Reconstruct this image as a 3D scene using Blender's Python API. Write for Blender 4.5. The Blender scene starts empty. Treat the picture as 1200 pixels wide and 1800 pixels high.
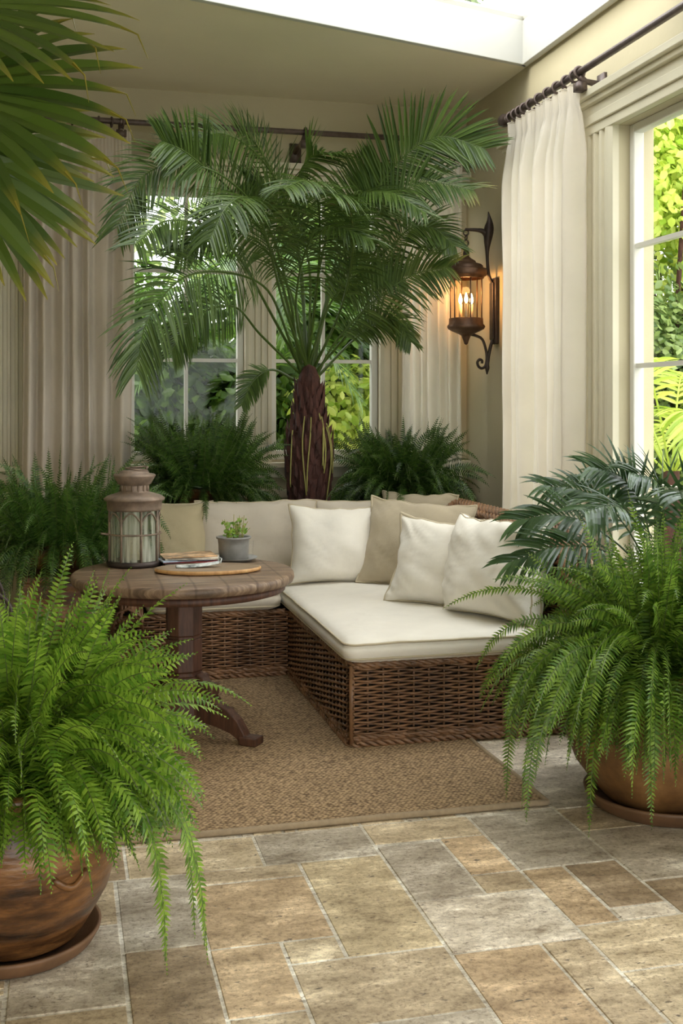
import bpy, bmesh, math, random
from mathutils import Vector, Matrix, noise
V = Vector
PI = math.pi
random.seed(7)
SC = bpy.context.scene
COL = SC.collection

# ------------------------------------------------------------------ camera
cam_d = bpy.data.cameras.new('camera')
cam = bpy.data.objects.new('camera', cam_d)
COL.objects.link(cam)
cam.location = (0, 0, 1.5)
cam.rotation_euler = (PI / 2, 0, -math.atan(490 / 1971))
cam_d.sensor_fit = 'AUTO'
cam_d.sensor_width = 36
cam_d.lens = 1971 / 1800 * 36
cam_d.shift_y = -(900 - 711) / 1800
SC.camera = cam

# ------------------------------------------------------------------ light
SC.view_settings.view_transform = 'Standard'
SC.view_settings.look = 'None'
SC.view_settings.gamma = 1
SC.view_settings.exposure = 0.0
w = bpy.data.worlds.new('overcast_sky')
SC.world = w
w.use_nodes = True
nt = w.node_tree
bg = nt.nodes['Background']
tc = nt.nodes.new('ShaderNodeTexCoord')
nz = nt.nodes.new('ShaderNodeTexNoise'); nz.inputs['Scale'].default_value = 3.0
cr = nt.nodes.new('ShaderNodeValToRGB')
cr.color_ramp.elements[0].color = (0.80, 0.86, 0.90, 1); cr.color_ramp.elements[0].position = .35
cr.color_ramp.elements[1].color = (1.0, 0.97, 0.90, 1); cr.color_ramp.elements[1].position = .65
nt.links.new(tc.outputs['Generated'], nz.inputs['Vector'])
nt.links.new(nz.outputs['Fac'], cr.inputs['Fac'])
nt.links.new(cr.outputs['Color'], bg.inputs['Color'])
bg.inputs['Strength'].default_value = 5.2
sun_d = bpy.data.lights.new('sun', 'SUN'); sun_d.energy = 4.0; sun_d.angle = .15; sun_d.color = (1, .95, .82)
sun = bpy.data.objects.new('sun', sun_d); COL.objects.link(sun)
sun.rotation_euler = V((1, .38, -.22)).to_track_quat('-Z', 'Y').to_euler()

# ------------------------------------------------------------------ materials
def mat(name, col, rough=.6, metal=0, spec=.5):
    m = bpy.data.materials.new(name); m.use_nodes = True
    b = m.node_tree.nodes['Principled BSDF']
    b.inputs['Base Color'].default_value = (*col, 1); b.inputs['Roughness'].default_value = rough
    b.inputs['Metallic'].default_value = metal; b.inputs['Specular IOR Level'].default_value = spec
    return m
def N(m, t, **kw):
    n = m.node_tree.nodes.new(t)
    for k, v in kw.items():
        if k in n.inputs: n.inputs[k].default_value = v
        else: setattr(n, k, v)
    return n
def L(m, a, b): m.node_tree.links.new(a, b)
def BS(m): return m.node_tree.nodes['Principled BSDF']
def ramp(m, stops):
    r = N(m, 'ShaderNodeValToRGB'); e = r.color_ramp.elements
    e[0].position, e[0].color = stops[0][0], (*stops[0][1], 1)
    e[1].position, e[1].color = stops[-1][0], (*stops[-1][1], 1)
    for p, c in stops[1:-1]:
        x = e.new(p); x.color = (*c, 1)
    return r
def noisy(m, stops, scale=5, detail=6, rough=.6, coord='Object', stretch=(1, 1, 1), bump=0, bscale=None, bdist=.01):
    tc = N(m, 'ShaderNodeTexCoord'); mp = N(m, 'ShaderNodeMapping'); mp.inputs['Scale'].default_value = stretch
    L(m, tc.outputs[coord], mp.inputs['Vector'])
    n = N(m, 'ShaderNodeTexNoise', Scale=scale, Detail=detail, Roughness=rough)
    L(m, mp.outputs[0], n.inputs['Vector'])
    r = ramp(m, stops); L(m, n.outputs['Fac'], r.inputs[0]); L(m, r.outputs[0], BS(m).inputs['Base Color'])
    if bump:
        n2 = N(m, 'ShaderNodeTexNoise', Scale=bscale or scale * 4, Detail=4); L(m, mp.outputs[0], n2.inputs['Vector'])
        b = N(m, 'ShaderNodeBump', Strength=bump, Distance=bdist); L(m, n2.outputs['Fac'], b.inputs['Height'])
        L(m, b.outputs[0], BS(m).inputs['Normal'])
    return m
def sm(name, c, var=.12, scale=5, rough=.6, bump=.15, bscale=60, bdist=.003, metal=0, **k):
    m = mat(name, c, rough, metal)
    lo = tuple(x * (1 - var) for x in c); hi = tuple(min(1, x * (1 + var)) for x in c)
    return noisy(m, [(.3, lo), (.7, hi)], scale, bump=bump, bscale=bscale, bdist=bdist, **k)

def leaf_mat(name, dark, light, gloss=.45, trans=.35, tip=None):
    m = mat(name, dark, gloss)
    g = N(m, 'ShaderNodeNewGeometry')
    r = ramp(m, [(0, dark), (1, light)])
    L(m, g.outputs['Random Per Island'], r.inputs[0])
    col = r.outputs[0]
    if tip:
        a = N(m, 'ShaderNodeAttribute', attribute_name='tip')
        r2 = ramp(m, [(.0, (0, 0, 0)), (.76, (0, 0, 0)), (.92, (.55, .55, .55)), (1, (1, 1, 1))])
        L(m, a.outputs['Fac'], r2.inputs[0])
        mx = N(m, 'ShaderNodeMix', data_type='RGBA'); L(m, r2.outputs[0], mx.inputs[0]); L(m, col, mx.inputs[6])
        mx.inputs[7].default_value = (*tip, 1); col = mx.outputs[2]
    L(m, col, BS(m).inputs['Base Color'])
    t = N(m, 'ShaderNodeBsdfTranslucent'); L(m, col, t.inputs['Color'])
    mixs = N(m, 'ShaderNodeMixShader'); mixs.inputs[0].default_value = trans
    out = m.node_tree.nodes['Material Output']
    L(m, BS(m).outputs[0], mixs.inputs[1]); L(m, t.outputs[0], mixs.inputs[2]); L(m, mixs.outputs[0], out.inputs[0])
    return m
def cloth_mat(name, col, trans=.0, var=.06, weave=900, bump=.2):
    m = sm(name, col, var, scale=4, rough=.9, bump=0)
    tc = N(m, 'ShaderNodeTexCoord')
    wv = N(m, 'ShaderNodeTexNoise', Scale=weave * .3, Detail=2); L(m, tc.outputs['Object'], wv.inputs['Vector'])
    big = N(m, 'ShaderNodeTexNoise', Scale=9, Detail=3); L(m, tc.outputs['Object'], big.inputs['Vector'])
    b = N(m, 'ShaderNodeBump', Strength=bump, Distance=.002); L(m, wv.outputs['Fac'], b.inputs['Height'])
    b2 = N(m, 'ShaderNodeBump', Strength=.35, Distance=.012); L(m, big.outputs['Fac'], b2.inputs['Height'])
    L(m, b.outputs[0], b2.inputs['Normal']); L(m, b2.outputs[0], BS(m).inputs['Normal'])
    BS(m).inputs['Sheen Weight'].default_value = .15
    if trans:
        t = N(m, 'ShaderNodeBsdfTranslucent'); t.inputs['Color'].default_value = (*[min(1, c * 1.1) for c in col], 1)
        mixs = N(m, 'ShaderNodeMixShader'); mixs.inputs[0].default_value = trans
        L(m, BS(m).outputs[0], mixs.inputs[1]); L(m, t.outputs[0], mixs.inputs[2])
        L(m, mixs.outputs[0], m.node_tree.nodes['Material Output'].inputs[0])
    return m
def glass_mat(name, tint=(1, 1, 1), f0=.04, body=0):
    m = bpy.data.materials.new(name); m.use_nodes = True; t = m.node_tree; t.nodes.remove(BS(m))
    tr = N(m, 'ShaderNodeBsdfTransparent'); tr.inputs[0].default_value = (*tint, 1)
    gl = N(m, 'ShaderNodeBsdfGlossy', Roughness=.02)
    lw = N(m, 'ShaderNodeLayerWeight', Blend=.5); pw_ = N(m, 'ShaderNodeMath', operation='POWER'); L(m, lw.outputs['Facing'], pw_.inputs[0]); pw_.inputs[1].default_value = 5
    ma = N(m, 'ShaderNodeMath', operation='MULTIPLY_ADD'); L(m, pw_.outputs[0], ma.inputs[0]); ma.inputs[1].default_value = .5; ma.inputs[2].default_value = f0 * .22
    mx = N(m, 'ShaderNodeMixShader'); L(m, ma.outputs[0], mx.inputs[0]); L(m, tr.outputs[0], mx.inputs[1]); L(m, gl.outputs[0], mx.inputs[2])
    o_ = mx.outputs[0]
    if body:
        df = N(m, 'ShaderNodeBsdfDiffuse'); df.inputs[0].default_value = (.55, .56, .46, 1)
        tcx = N(m, 'ShaderNodeTexCoord'); mpx = N(m, 'ShaderNodeMapping'); mpx.inputs['Scale'].default_value = (30, 30, 2)
        nx_ = N(m, 'ShaderNodeTexNoise', Scale=2, Detail=3); L(m, tcx.outputs['Object'], mpx.inputs[0]); L(m, mpx.outputs[0], nx_.inputs['Vector'])
        rx = ramp(m, [(.35, (0, 0, 0)), (.7, (body, body, body))]); L(m, nx_.outputs['Fac'], rx.inputs[0])
        m2 = N(m, 'ShaderNodeMixShader'); L(m, rx.outputs[0], m2.inputs[0]); L(m, o_, m2.inputs[1]); L(m, df.outputs[0], m2.inputs[2]); o_ = m2.outputs[0]
    L(m, o_, t.nodes['Material Output'].inputs[0])
    return m

M = {}
M['wall'] = sm('cream_plaster', (.48, .43, .29), .06, 1.5, .85, .25, 25, .004)
M['ceiling'] = sm('ceiling_plaster', (.76, .70, .54), .04, 1.2, .9, .2, 20, .004)
M['trim'] = sm('cream_trim_paint', (.62, .58, .44), .05, 3, .5, .1, 30)
M['white'] = sm('white_painted_board', (.50, .50, .47), .03, 3, .5, .15, 20)
M['sash'] = sm('pale_sash_paint', (.66, .65, .58), .04, 3, .4, .05)
M['glass'] = glass_mat('window_glass')
M['iron'] = sm('dark_iron', (.055, .042, .038), .3, 20, .45, .4, 60, .003, metal=.6)
M['rod'] = sm('aged_rod_metal', (.12, .09, .08), .3, 25, .45, .4, 60, .002, metal=.5)
M['copper'] = sm('aged_copper', (.13, .075, .048), .4, 14, .45, .4, 60, .002, metal=.6)
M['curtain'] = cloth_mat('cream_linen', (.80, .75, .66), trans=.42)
M['curtain_dim'] = cloth_mat('shade_toned_linen', (.60, .53, .44), trans=.12)  # curtain linen darkened in colour, as it hangs in shade without backlight
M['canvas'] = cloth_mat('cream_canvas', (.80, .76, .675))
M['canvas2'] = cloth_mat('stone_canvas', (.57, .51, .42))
M['taupe'] = cloth_mat('taupe_linen', (.47, .40, .285), bump=.5)
M['olive'] = cloth_mat('khaki_linen', (.44, .375, .235), bump=.5)
M['pipe'] = sm('cushion_piping', (.52, .45, .32), .05, 9, .9, .1)
M['wicker'] = sm('brown_wicker', (.215, .112, .055), .5, 9, .38, .4, 90, .002)
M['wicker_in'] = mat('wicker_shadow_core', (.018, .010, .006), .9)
M['terracotta'] = noisy(mat('brown_glazed_terracotta', (.2, .1, .04), .33),
    [(.36, (.018, .008, .004)), (.46, (.08, .034, .012)), (.56, (.20, .088, .028)), (.68, (.36, .19, .075))], 3.0, 8, .65,
    stretch=(1, 1, 3.6), bump=.5, bscale=9, bdist=.012)
M['terra2'] = noisy(mat('ochre_terracotta', (.3, .16, .06), .55),
    [(.3, (.06, .026, .009)), (.5, (.18, .086, .027)), (.72, (.33, .18, .065))], 4.0, 8, .65, bump=.4, bscale=12, bdist=.008)
M['saucer'] = sm('terracotta_saucer', (.14, .070, .032), .3, 8, .6, .3, 30)
M['soil'] = sm('potting_soil', (.03, .02, .013), .4, 40, .95, .8, 60, .01)
M['bark'] = noisy(mat('palm_bark', (.06, .02, .015), .85), [(.3, (.02, .008, .006)), (.6, (.085, .03, .022)), (.8, (.16, .075, .045))],
    14, 8, .7, stretch=(1, 1, .35), bump=1, bscale=30, bdist=.02)
M['root'] = sm('pale_root', (.30, .28, .08), .25, 20, .7, .2)
M['stem'] = sm('leaf_stalk', (.09, .12, .035), .3, 10, .5, .1)
M['palm'] = leaf_mat('palm_leaf', (.032, .066, .010), (.10, .165, .030), .38, .32)
M['palm_y'] = leaf_mat('yellowing_palm_leaf', (.045, .09, .018), (.12, .19, .05), .38, .35, tip=(.34, .26, .07))
M['fern'] = leaf_mat('bright_fern', (.075, .18, .012), (.30, .46, .05), .42, .35)
M['fern_mid'] = leaf_mat('mid_green_fern', (.055, .145, .012), (.25, .39, .05), .42, .33)
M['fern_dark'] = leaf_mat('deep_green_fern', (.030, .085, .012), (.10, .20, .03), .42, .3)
M['fern_deep'] = leaf_mat('darkest_green_fern', (.020, .055, .008), (.075, .15, .022), .40, .3)  # deepest leaf green, for the two ferns behind the sofa
M['areca'] = leaf_mat('bluish_palm_leaf', (.028, .065, .022), (.075, .14, .05), .26, .25)
M['fan'] = leaf_mat('fan_palm_leaf', (.035, .068, .010), (.085, .135, .018), .30, .3, tip=(.27, .23, .03))
M['gardenA'] = leaf_mat('lime_foliage', (.28, .44, .03), (.80, .85, .20), .4, .45)
M['gardenB'] = leaf_mat('garden_foliage', (.07, .14, .03), (.36, .46, .15), .3, .35)
M['gardenC'] = leaf_mat('dark_garden_foliage', (.03, .085, .010), (.15, .27, .04), .35, .3)
def wood(name, stops, scale=6, rough=.5, stretch=(1, 12, 1)):
    return noisy(mat(name, stops[1][1], rough), stops, scale, 8, .65, stretch=stretch, bump=.4, bscale=12, bdist=.004)
M['oldwood'] = wood('weathered_table_wood', [(.28, (.045, .027, .016)), (.5, (.17, .108, .066)), (.72, (.36, .26, .17))])
M['darkwood'] = wood('dark_pedestal_wood', [(.25, (.022, .010, .006)), (.5, (.072, .028, .014)), (.78, (.14, .06, .032))], stretch=(8, 8, 1), rough=.55)
M['board'] = wood('acacia_board', [(.25, (.13, .08, .045)), (.5, (.24, .16, .09)), (.78, (.33, .24, .15))])
M['board_edge'] = wood('light_board_edge', [(.25, (.34, .17, .06)), (.5, (.52, .29, .11)), (.78, (.62, .4, .18))], stretch=(6, 6, 1))
M['tin'] = sm('rusty_tin', (.21, .155, .115), .4, 16, .55, .4, 50, .003, metal=.35)
M['zinc'] = sm('grey_zinc', (.24, .235, .22), .2, 14, .5, .3, 50, .002, metal=.3)
M['jarglass'] = glass_mat('lantern_glass', (.72, .76, .68), body=.75)
M['candle'] = sm('candle_wax', (.75, .62, .45), .05, 4, .6, .1)
M['rugedge'] = sm('rug_binding', (.30, .225, .14), .15, 40, .9, .3)

# ------------------------------------------------------------------ mesh helpers
class MB:
    def __init__(s): s.v = []; s.f = []; s.mi = []; s.tip = None; s.m = 0
    def add(s, vs, fs):
        o = len(s.v); s.v.extend(vs); s.f.extend([tuple(i + o for i in f) for f in fs]); s.mi.extend([s.m] * len(fs))
    def box(s, x0, x1, y0, y1, z0, z1):
        s.add([(x, y, z) for z in (z0, z1) for y in (y0, y1) for x in (x0, x1)],
              [(0, 2, 3, 1), (4, 5, 7, 6), (0, 1, 5, 4), (2, 6, 7, 3), (0, 4, 6, 2), (1, 3, 7, 5)])
    def tube(s, path, r, n=6, cap=True, squash=1.0):
        path = [V(p) for p in path]; k = len(path)
        rs = r if isinstance(r, (list, tuple)) else [r] * k
        vs = []; up = None
        for i, p in enumerate(path):
            t = (path[min(i + 1, k - 1)] - path[max(i - 1, 0)])
            t = t.normalized() if t.length > 1e-9 else V((0, 0, 1))
            if up is None: up = V((0, 0, 1)) if abs(t.z) < .9 else V((1, 0, 0))
            a = up - t * up.dot(t)
            if a.length < 1e-4: a = t.orthogonal()
            a.normalize(); up = a; b = t.cross(a)
            for j in range(n):
                q = 2 * PI * j / n
                vs.append(p + a * (math.cos(q) * rs[i]) + b * (math.sin(q) * rs[i] * squash))
        fs = [(i * n + j, i * n + (j + 1) % n, (i + 1) * n + (j + 1) % n, (i + 1) * n + j) for i in range(k - 1) for j in range(n)]
        if cap: fs += [tuple(range(n))[::-1], tuple((k - 1) * n + j for j in range(n))]
        s.add(vs, fs)
    def ring(s, c, R, r, n=20, m=6, axis=(0, 0, 1), a0=0, a1=2 * PI):
        ax = V(axis).normalized(); a = ax.orthogonal().normalized(); b = ax.cross(a); c = V(c)
        closed = abs(a1 - a0 - 2 * PI) < 1e-6
        pts = [c + a * (R * math.cos(a0 + (a1 - a0) * i / n)) + b * (R * math.sin(a0 + (a1 - a0) * i / n)) for i in range(n + 1)]
        s.tube(pts, r, m, cap=not closed)
    def lathe(s, prof, c=(0, 0, 0), n=32, wob=None):
        c = V(c); vs = []
        for (r, z) in prof:
            for j in range(n):
                q = 2 * PI * j / n; rr = r * (1 + (wob(q, z) if wob else 0))
                vs.append(c + V((math.cos(q) * rr, math.sin(q) * rr, z)))
        k = len(prof)
        s.add(vs, [(i * n + j, i * n + (j + 1) % n, (i + 1) * n + (j + 1) % n, (i + 1) * n + j) for i in range(k - 1) for j in range(n)])
    def grid(s, nu, nv, fn, closeu=False):
        vs = [fn(i / (nu - (0 if closeu else 1)), j / (nv - 1)) for j in range(nv) for i in range(nu)]
        fs = []
        for j in range(nv - 1):
            for i in range(nu if closeu else nu - 1):
                i2 = (i + 1) % nu
                fs.append((j * nu + i, j * nu + i2, (j + 1) * nu + i2, (j + 1) * nu + i))
        s.add(vs, fs)
    def prism(s, pts, off):
        n = len(pts); off = V(off)
        s.add([V(p) for p in pts] + [V(p) + off for p in pts],
              [tuple(range(n))[::-1], tuple(range(n, 2 * n))] + [(i, (i + 1) % n, n + (i + 1) % n, n + i) for i in range(n)])
    def build(s, name, m, parent=None, smooth=True, origin=None, bevel=0, subsurf=0):
        me = bpy.data.meshes.new(name)
        o0 = V(origin) if origin is not None else (V(parent.location) if parent is not None and parent.get('_w', 1) and parent.type == 'EMPTY' else None)
        if parent is not None and parent.type == 'MESH' and origin is None: o0 = V(parent.location)
        if parent is not None and parent.parent is not None and origin is None: o0 = V(parent.location) + V(parent.parent.location)
        vs = [V(v) for v in s.v]
        loc = V((0, 0, 0))
        if parent is None and origin is None:
            xs = [v.x for v in vs]; ys = [v.y for v in vs]; zs = [v.z for v in vs]
            o0 = V(((min(xs) + max(xs)) / 2, (min(ys) + max(ys)) / 2, min(zs)))
        if parent is None: loc = o0
        if o0 is not None: vs = [v - o0 for v in vs]
        me.from_pydata([tuple(v) for v in vs], [], s.f)
        for mm in (m if isinstance(m, list) else [m]): me.materials.append(mm)
        if isinstance(m, list): me.polygons.foreach_set('material_index', s.mi)
        if smooth: me.polygons.foreach_set('use_smooth', [True] * len(me.polygons))
        if s.tip is not None:
            a = me.attributes.new('tip', 'FLOAT', 'POINT'); a.data.foreach_set('value', s.tip)
        me.update()
        o = bpy.data.objects.new(name, me); COL.objects.link(o)
        o.location = loc
        if parent is not None: o.parent = parent
        if bevel:
            b = o.modifiers.new('bevel', 'BEVEL'); b.width = bevel; b.segments = 2; b.limit_method = 'ANGLE'
        if subsurf:
            b = o.modifiers.new('sub', 'SUBSURF'); b.levels = subsurf; b.render_levels = subsurf
        return o
def tag(o, label=None, cat=None, group=None, kind=None):
    if label: o['label'] = label
    if cat: o['category'] = cat
    if group: o['group'] = group
    if kind: o['kind'] = kind
    return o
def thing(name, loc, label, cat, group=None, rot=(0, 0, 0)):
    o = bpy.data.objects.new(name, None); COL.objects.link(o); o.location = loc; o.rotation_euler = rot
    o.empty_display_size = .1
    return tag(o, label, cat, group)
def struct(o): o['kind'] = 'structure'; return o
def smoothpath(pts, n):
    # Catmull-Rom through pts, n samples
    P = [V(p) for p in pts]; P = [P[0] * 2 - P[1]] + P + [P[-1] * 2 - P[-2]]
    out = []; segs = len(P) - 3
    for i in range(n):
        t = i / (n - 1) * segs; k = min(int(t), segs - 1); u = t - k
        a, b, c, d = P[k:k + 4]
        out.append(.5 * ((2 * b) + (c - a) * u + (2 * a - 5 * b + 4 * c - d) * u * u + (3 * b - a - 3 * c + d) * u ** 3))
    return out

# ------------------------------------------------------------------ room
WX, BY, CH = 2.8, 7.56, 3.6
def boxes(name, m, bs, bevel=0):
    b = MB()
    for q in bs: b.box(*q)
    return struct(b.build(name, m, smooth=False, bevel=bevel))
# back wall with three openings
OP = [(.42, 1.20), (1.38, 2.15), (2.36, 2.74)]
Z0, Z1 = 1.12, 2.95
bs = [(-1.8, WX + .2, BY, BY + .2, 0, Z0), (-1.8, WX + .2, BY, BY + .2, Z1, CH + .3)]
xs = [-1.8] + [x for o in OP for x in o] + [WX + .2]
for i in range(0, len(xs), 2): bs.append((xs[i], xs[i + 1], BY, BY + .2, Z0, Z1))
boxes('wall_back', M['wall'], bs)
# right wall with openings
RO = [(-.9, .7), (1.0, 2.1), (2.35, 3.6), (3.9, 5.30), (5.60, 6.50)]
R0, R1 = .5, 2.95
bs = [(WX, WX + .2, -1.6, BY, 0, R0), (WX, WX + .2, -1.6, BY, R1, CH + .3)]
ys = [-1.6] + [y for o in RO for y in o] + [BY]
for i in range(0, len(ys), 2): bs.append((WX, WX + .2, ys[i], ys[i + 1], R0, R1))
boxes('wall_right', M['wall'], bs)
boxes('wall_left', M['wall'], [(-2.0, -1.8, -1.6, BY, 0, CH + .3)])  # unseen left wall, kept solid to block the low sun
boxes('wall_fill_block', M['wall'], [(-2.0, -.9, -1.8, -1.6, 0, CH + .3), (-.9, 3.0, -1.8, -1.6, 2.5, CH + .3)])  # unseen rear wall, added to cut the ambient fill from behind
# ceiling with skylight hole: back edge runs from (2.78,6.42) to (0.2,5.66)
b = MB()
def slab(pts, z0, z1): b.prism([(x, y, z0) for x, y in pts], (0, 0, z1 - z0))
sk = [(2.76, 6.44), (.2, 5.66), (.2, 3.9), (2.76, 4.3)]
slab([(-2, 5.66), (.2, 5.66), (2.76, 6.44), (3.0, 6.44), (3.0, 7.76), (-2, 7.76)], CH, CH + .06)
slab([(-2, -1.6), (3.0, -1.6), (3.0, 4.3), (2.76, 4.3), (.2, 3.9), (-2, 3.9)], CH, CH + .06)
slab([(-2, 3.9), (.2, 3.9), (.2, 5.66), (-2, 5.66)], CH, CH + .06)
slab([(2.76, 4.3), (3.0, 4.3), (3.0, 6.44), (2.76, 6.44)], CH, CH + .06)
struct(b.build('ceiling', M['ceiling'], smooth=False))
# skylight well boards
b = MB()
c = V((1.5, 5.1, 0))
for i in range(4):
    p, q = V((*sk[i], 0)), V((*sk[(i + 1) % 4], 0))
    nrm = V((q.y - p.y, p.x - q.x, 0)).normalized()
    if nrm.dot(p - c) < 0: nrm = -nrm
    d_ = (q - p).normalized() * .03
    b.prism([p + V((0, 0, CH - .012)) - nrm * .02 - d_ * 0, q + V((0, 0, CH - .012)) - nrm * .02, q + V((0, 0, CH - .012)) + nrm * .02 + d_, p + V((0, 0, CH - .012)) + nrm * .02 - d_], (0, 0, .27))
struct(b.build('trim_1', M['white'], smooth=False, bevel=.004))
b = MB(); b.prism([(x, y, CH + .262) for x, y in sk], (0, 0, .008))
sg = struct(b.build('window_1', M['glass'], smooth=False))
# glazing frame over the well
b = MB()
for i in range(4):
    p, q = V((*sk[i], CH + .285)), V((*sk[(i + 1) % 4], CH + .285)); b.tube([p, q], .022, 4)
b.tube([(1.48, 6.05, CH + .285), (1.48, 4.1, CH + .285)], .02, 4)
struct(b.build('window_frame', M['sash'], parent=sg, smooth=False))

# floor: travertine slabs in opus pattern
tiles = [
 (1.03, 1.43, 2.90, 3.23, 'w'), (1.03, 1.26, 3.23, 3.66, 'g'), (1.26, 1.43, 3.37, 3.68, 'o'), (1.26, 1.43, 3.23, 3.37, 't'), (1.03, 1.43, 3.68, 3.86, 'c'),
 (1.43, 1.77, 3.37, 3.84, 'g'), (1.43, 1.58, 2.97, 3.37, 'o'), (1.58, 1.77, 3.05, 3.37, 'b'), (1.43, 1.95, 2.70, 2.97, 'c'), (1.58, 1.77, 2.97, 3.05, 'w'),
 (1.77, 2.3, 3.20, 3.62, 'g'), (1.77, 2.2, 2.97, 3.20, 'b'), (1.03, 1.29, 2.45, 2.90, 'o'), (1.29, 1.43, 2.45, 2.90, 't'), (1.43, 1.95, 2.35, 2.70, 'c'),
 (.59, 1.03, 2.62, 2.95, 't'), (.59, .75, 2.95, 3.08, 'c'), (.75, 1.03, 2.95, 3.60, 'y'), (.39, .75, 3.08, 3.50, 'o'), (.39, .59, 2.72, 3.08, 'o'),
 (.39, .75, 3.50, 3.60, 't'), (.16, .39, 3.12, 3.60, 'g'), (.16, .39, 2.70, 3.12, 'b'), (.64, 1.03, 3.60, 3.86, 'g'), (.2, .64, 3.60, 3.86, 'c'),
 (-.14, .16, 2.85, 3.30, 'g'), (-.14, .16, 3.30, 3.60, 't'), (-.14, .16, 2.40, 2.85, 't'), (.16, .39, 2.30, 2.70, 'c'), (.39, .59, 2.3, 2.72, 't'),
 (.59, 1.03, 2.2, 2.62, 'g'), (-.14, .2, 3.6, 3.86, 'b'),
 (1.77, 2.2, 3.84, 4.3, 'g'), (1.77, 2.3, 3.62, 3.84, 't'), (1.77, 2.2, 4.3, 4.7, 'w'), (1.95, 2.3, 2.35, 2.97, 'w'), (2.2, 2.6, 2.97, 3.2, 'c')]
rnd = random.Random(3)
U = .2; occ = set()
x0g, y0g, nx, ny = -2.0, -1.6, 24, 46
def blocked(i, j):
    x, y = x0g + i * U, y0g + j * U
    for t in tiles_fixed:
        if x < t[1] - .002 and x + U > t[0] + .002 and y < t[3] - .002 and y + U > t[2] + .002: return True
    return False
tiles_fixed = list(tiles)
extra = []
for j in range(ny):
    for i in range(nx):
        if (i, j) in occ: continue
        if blocked(i, j): occ.add((i, j)); continue
        for (a, c_) in rnd.sample([(2, 3), (3, 2), (2, 2), (1, 2), (2, 1), (1, 1)], 6) + [(1, 1)]:
            cells = [(i + p, j + q) for p in range(a) for q in range(c_)]
            if all(cc not in occ and cc[0] < nx and cc[1] < ny and not blocked(*cc) for cc in cells):
                for cc in cells: occ.add(cc)
                extra.append((x0g + i * U, x0g + (i + a) * U, y0g + j * U, y0g + (j + c_) * U, rnd.choice('gtocbyw')))
                break
pal = {'w': (.56, .51, .43), 'g': (.37, .33, .27), 'o': (.42, .315, .20), 't': (.37, .30, .205), 'c': (.45, .375, .26), 'b': (.27, .205, .135), 'y': (.45, .37, .24)}
me_b = MB(); cols = []
me_b.box(-2.0, 2.8, -1.6, 7.6, -.05, -.0025); cols += [(.62, .59, .52)] * 6
# cut-up border slabs so that the blocked grid cells are covered too
def tile(x0, x1, y0, y1, k):
    g = .0032; e = .003
    x0 += g + rnd.uniform(0, .002); x1 -= g + rnd.uniform(0, .002); y0 += g; y1 -= g + rnd.uniform(0, .002)
    zz = rnd.uniform(-.0012, .0008)
    vs = [(x0, y0, -.004), (x1, y0, -.004), (x1, y1, -.004), (x0, y1, -.004),
          (x0 + e, y0 + e, zz), (x1 - e, y0 + e, zz), (x1 - e, y1 - e, zz), (x0 + e, y1 - e, zz)]
    me_b.add(vs, [(4, 5, 6, 7), (0, 1, 5, 4), (1, 2, 6, 5), (2, 3, 7, 6), (3, 0, 4, 7)])
    base = pal[k]; f = rnd.uniform(1.15, 1.38)
    cols.extend([tuple(c * f for c in base)] * 5)
for t in tiles_fixed + extra: tile(*t)
# fill leftover partial cells
for j in range(ny):
    for i in range(nx):
        if blocked(i, j):
            x, y = x0g + i * U, y0g + j * U
            # subtract the fixed tiles from the cell by splitting on their edges
            ex = sorted({x, x + U} | {v for t in tiles_fixed for v in t[:2] if x < v < x + U})
            ey = sorted({y, y + U} | {v for t in tiles_fixed for v in t[2:4] if y < v < y + U})
            for a in range(len(ex) - 1):
                for c_ in range(len(ey) - 1):
                    mx_, my_ = (ex[a] + ex[a + 1]) / 2, (ey[c_] + ey[c_ + 1]) / 2
                    if ex[a + 1] - ex[a] > .03 and ey[c_ + 1] - ey[c_] > .03 and not any(t[0] < mx_ < t[1] and t[2] < my_ < t[3] for t in tiles_fixed):
                        tile(ex[a], ex[a + 1], ey[c_], ey[c_ + 1], rnd.choice('tgc'))
m = mat('travertine', (.4, .33, .22), .5)
fl = me_b.build('floor', m, smooth=False)
ca = fl.data.color_attributes.new('slab', 'FLOAT_COLOR', 'CORNER')
k = 0
for p in fl.data.polygons:
    for _ in p.loop_indices:
        ca.data[k].color = (*cols[p.index], 1); k += 1
struct(fl)
at = N(m, 'ShaderNodeAttribute', attribute_name='slab'); tc = N(m, 'ShaderNodeTexCoord')
n1 = N(m, 'ShaderNodeTexNoise', Scale=5.5, Detail=10, Roughness=.72); mp = N(m, 'ShaderNodeMapping'); mp.inputs['Scale'].default_value = (1, 2.2, 1)
L(m, tc.outputs['Object'], mp.inputs[0]); L(m, mp.outputs[0], n1.inputs['Vector'])
n2 = N(m, 'ShaderNodeTexNoise', Scale=90, Detail=4, Roughness=.7); L(m, tc.outputs['Object'], n2.inputs['Vector'])
n3 = N(m, 'ShaderNodeTexVoronoi', Scale=42); L(m, tc.outputs['Object'], n3.inputs['Vector'])
r1 = ramp(m, [(.32, (.42, .36, .30)), (.44, (.80, .76, .70)), (.54, (1.05, 1.02, .98)), (.66, (1.75, 1.80, 1.85))]); L(m, n1.outputs['Fac'], r1.inputs[0])
r2 = ramp(m, [(.33, (.42, .36, .3)), (.47, (.95, .94, .92)), (.7, (1.22, 1.22, 1.2))]); L(m, n2.outputs['Fac'], r2.inputs[0])
mm1 = N(m, 'ShaderNodeMix', data_type='RGBA', blend_type='MULTIPLY'); mm1.inputs[0].default_value = 1
mm2 = N(m, 'ShaderNodeMix', data_type='RGBA', blend_type='MULTIPLY'); mm2.inputs[0].default_value = .8
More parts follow.
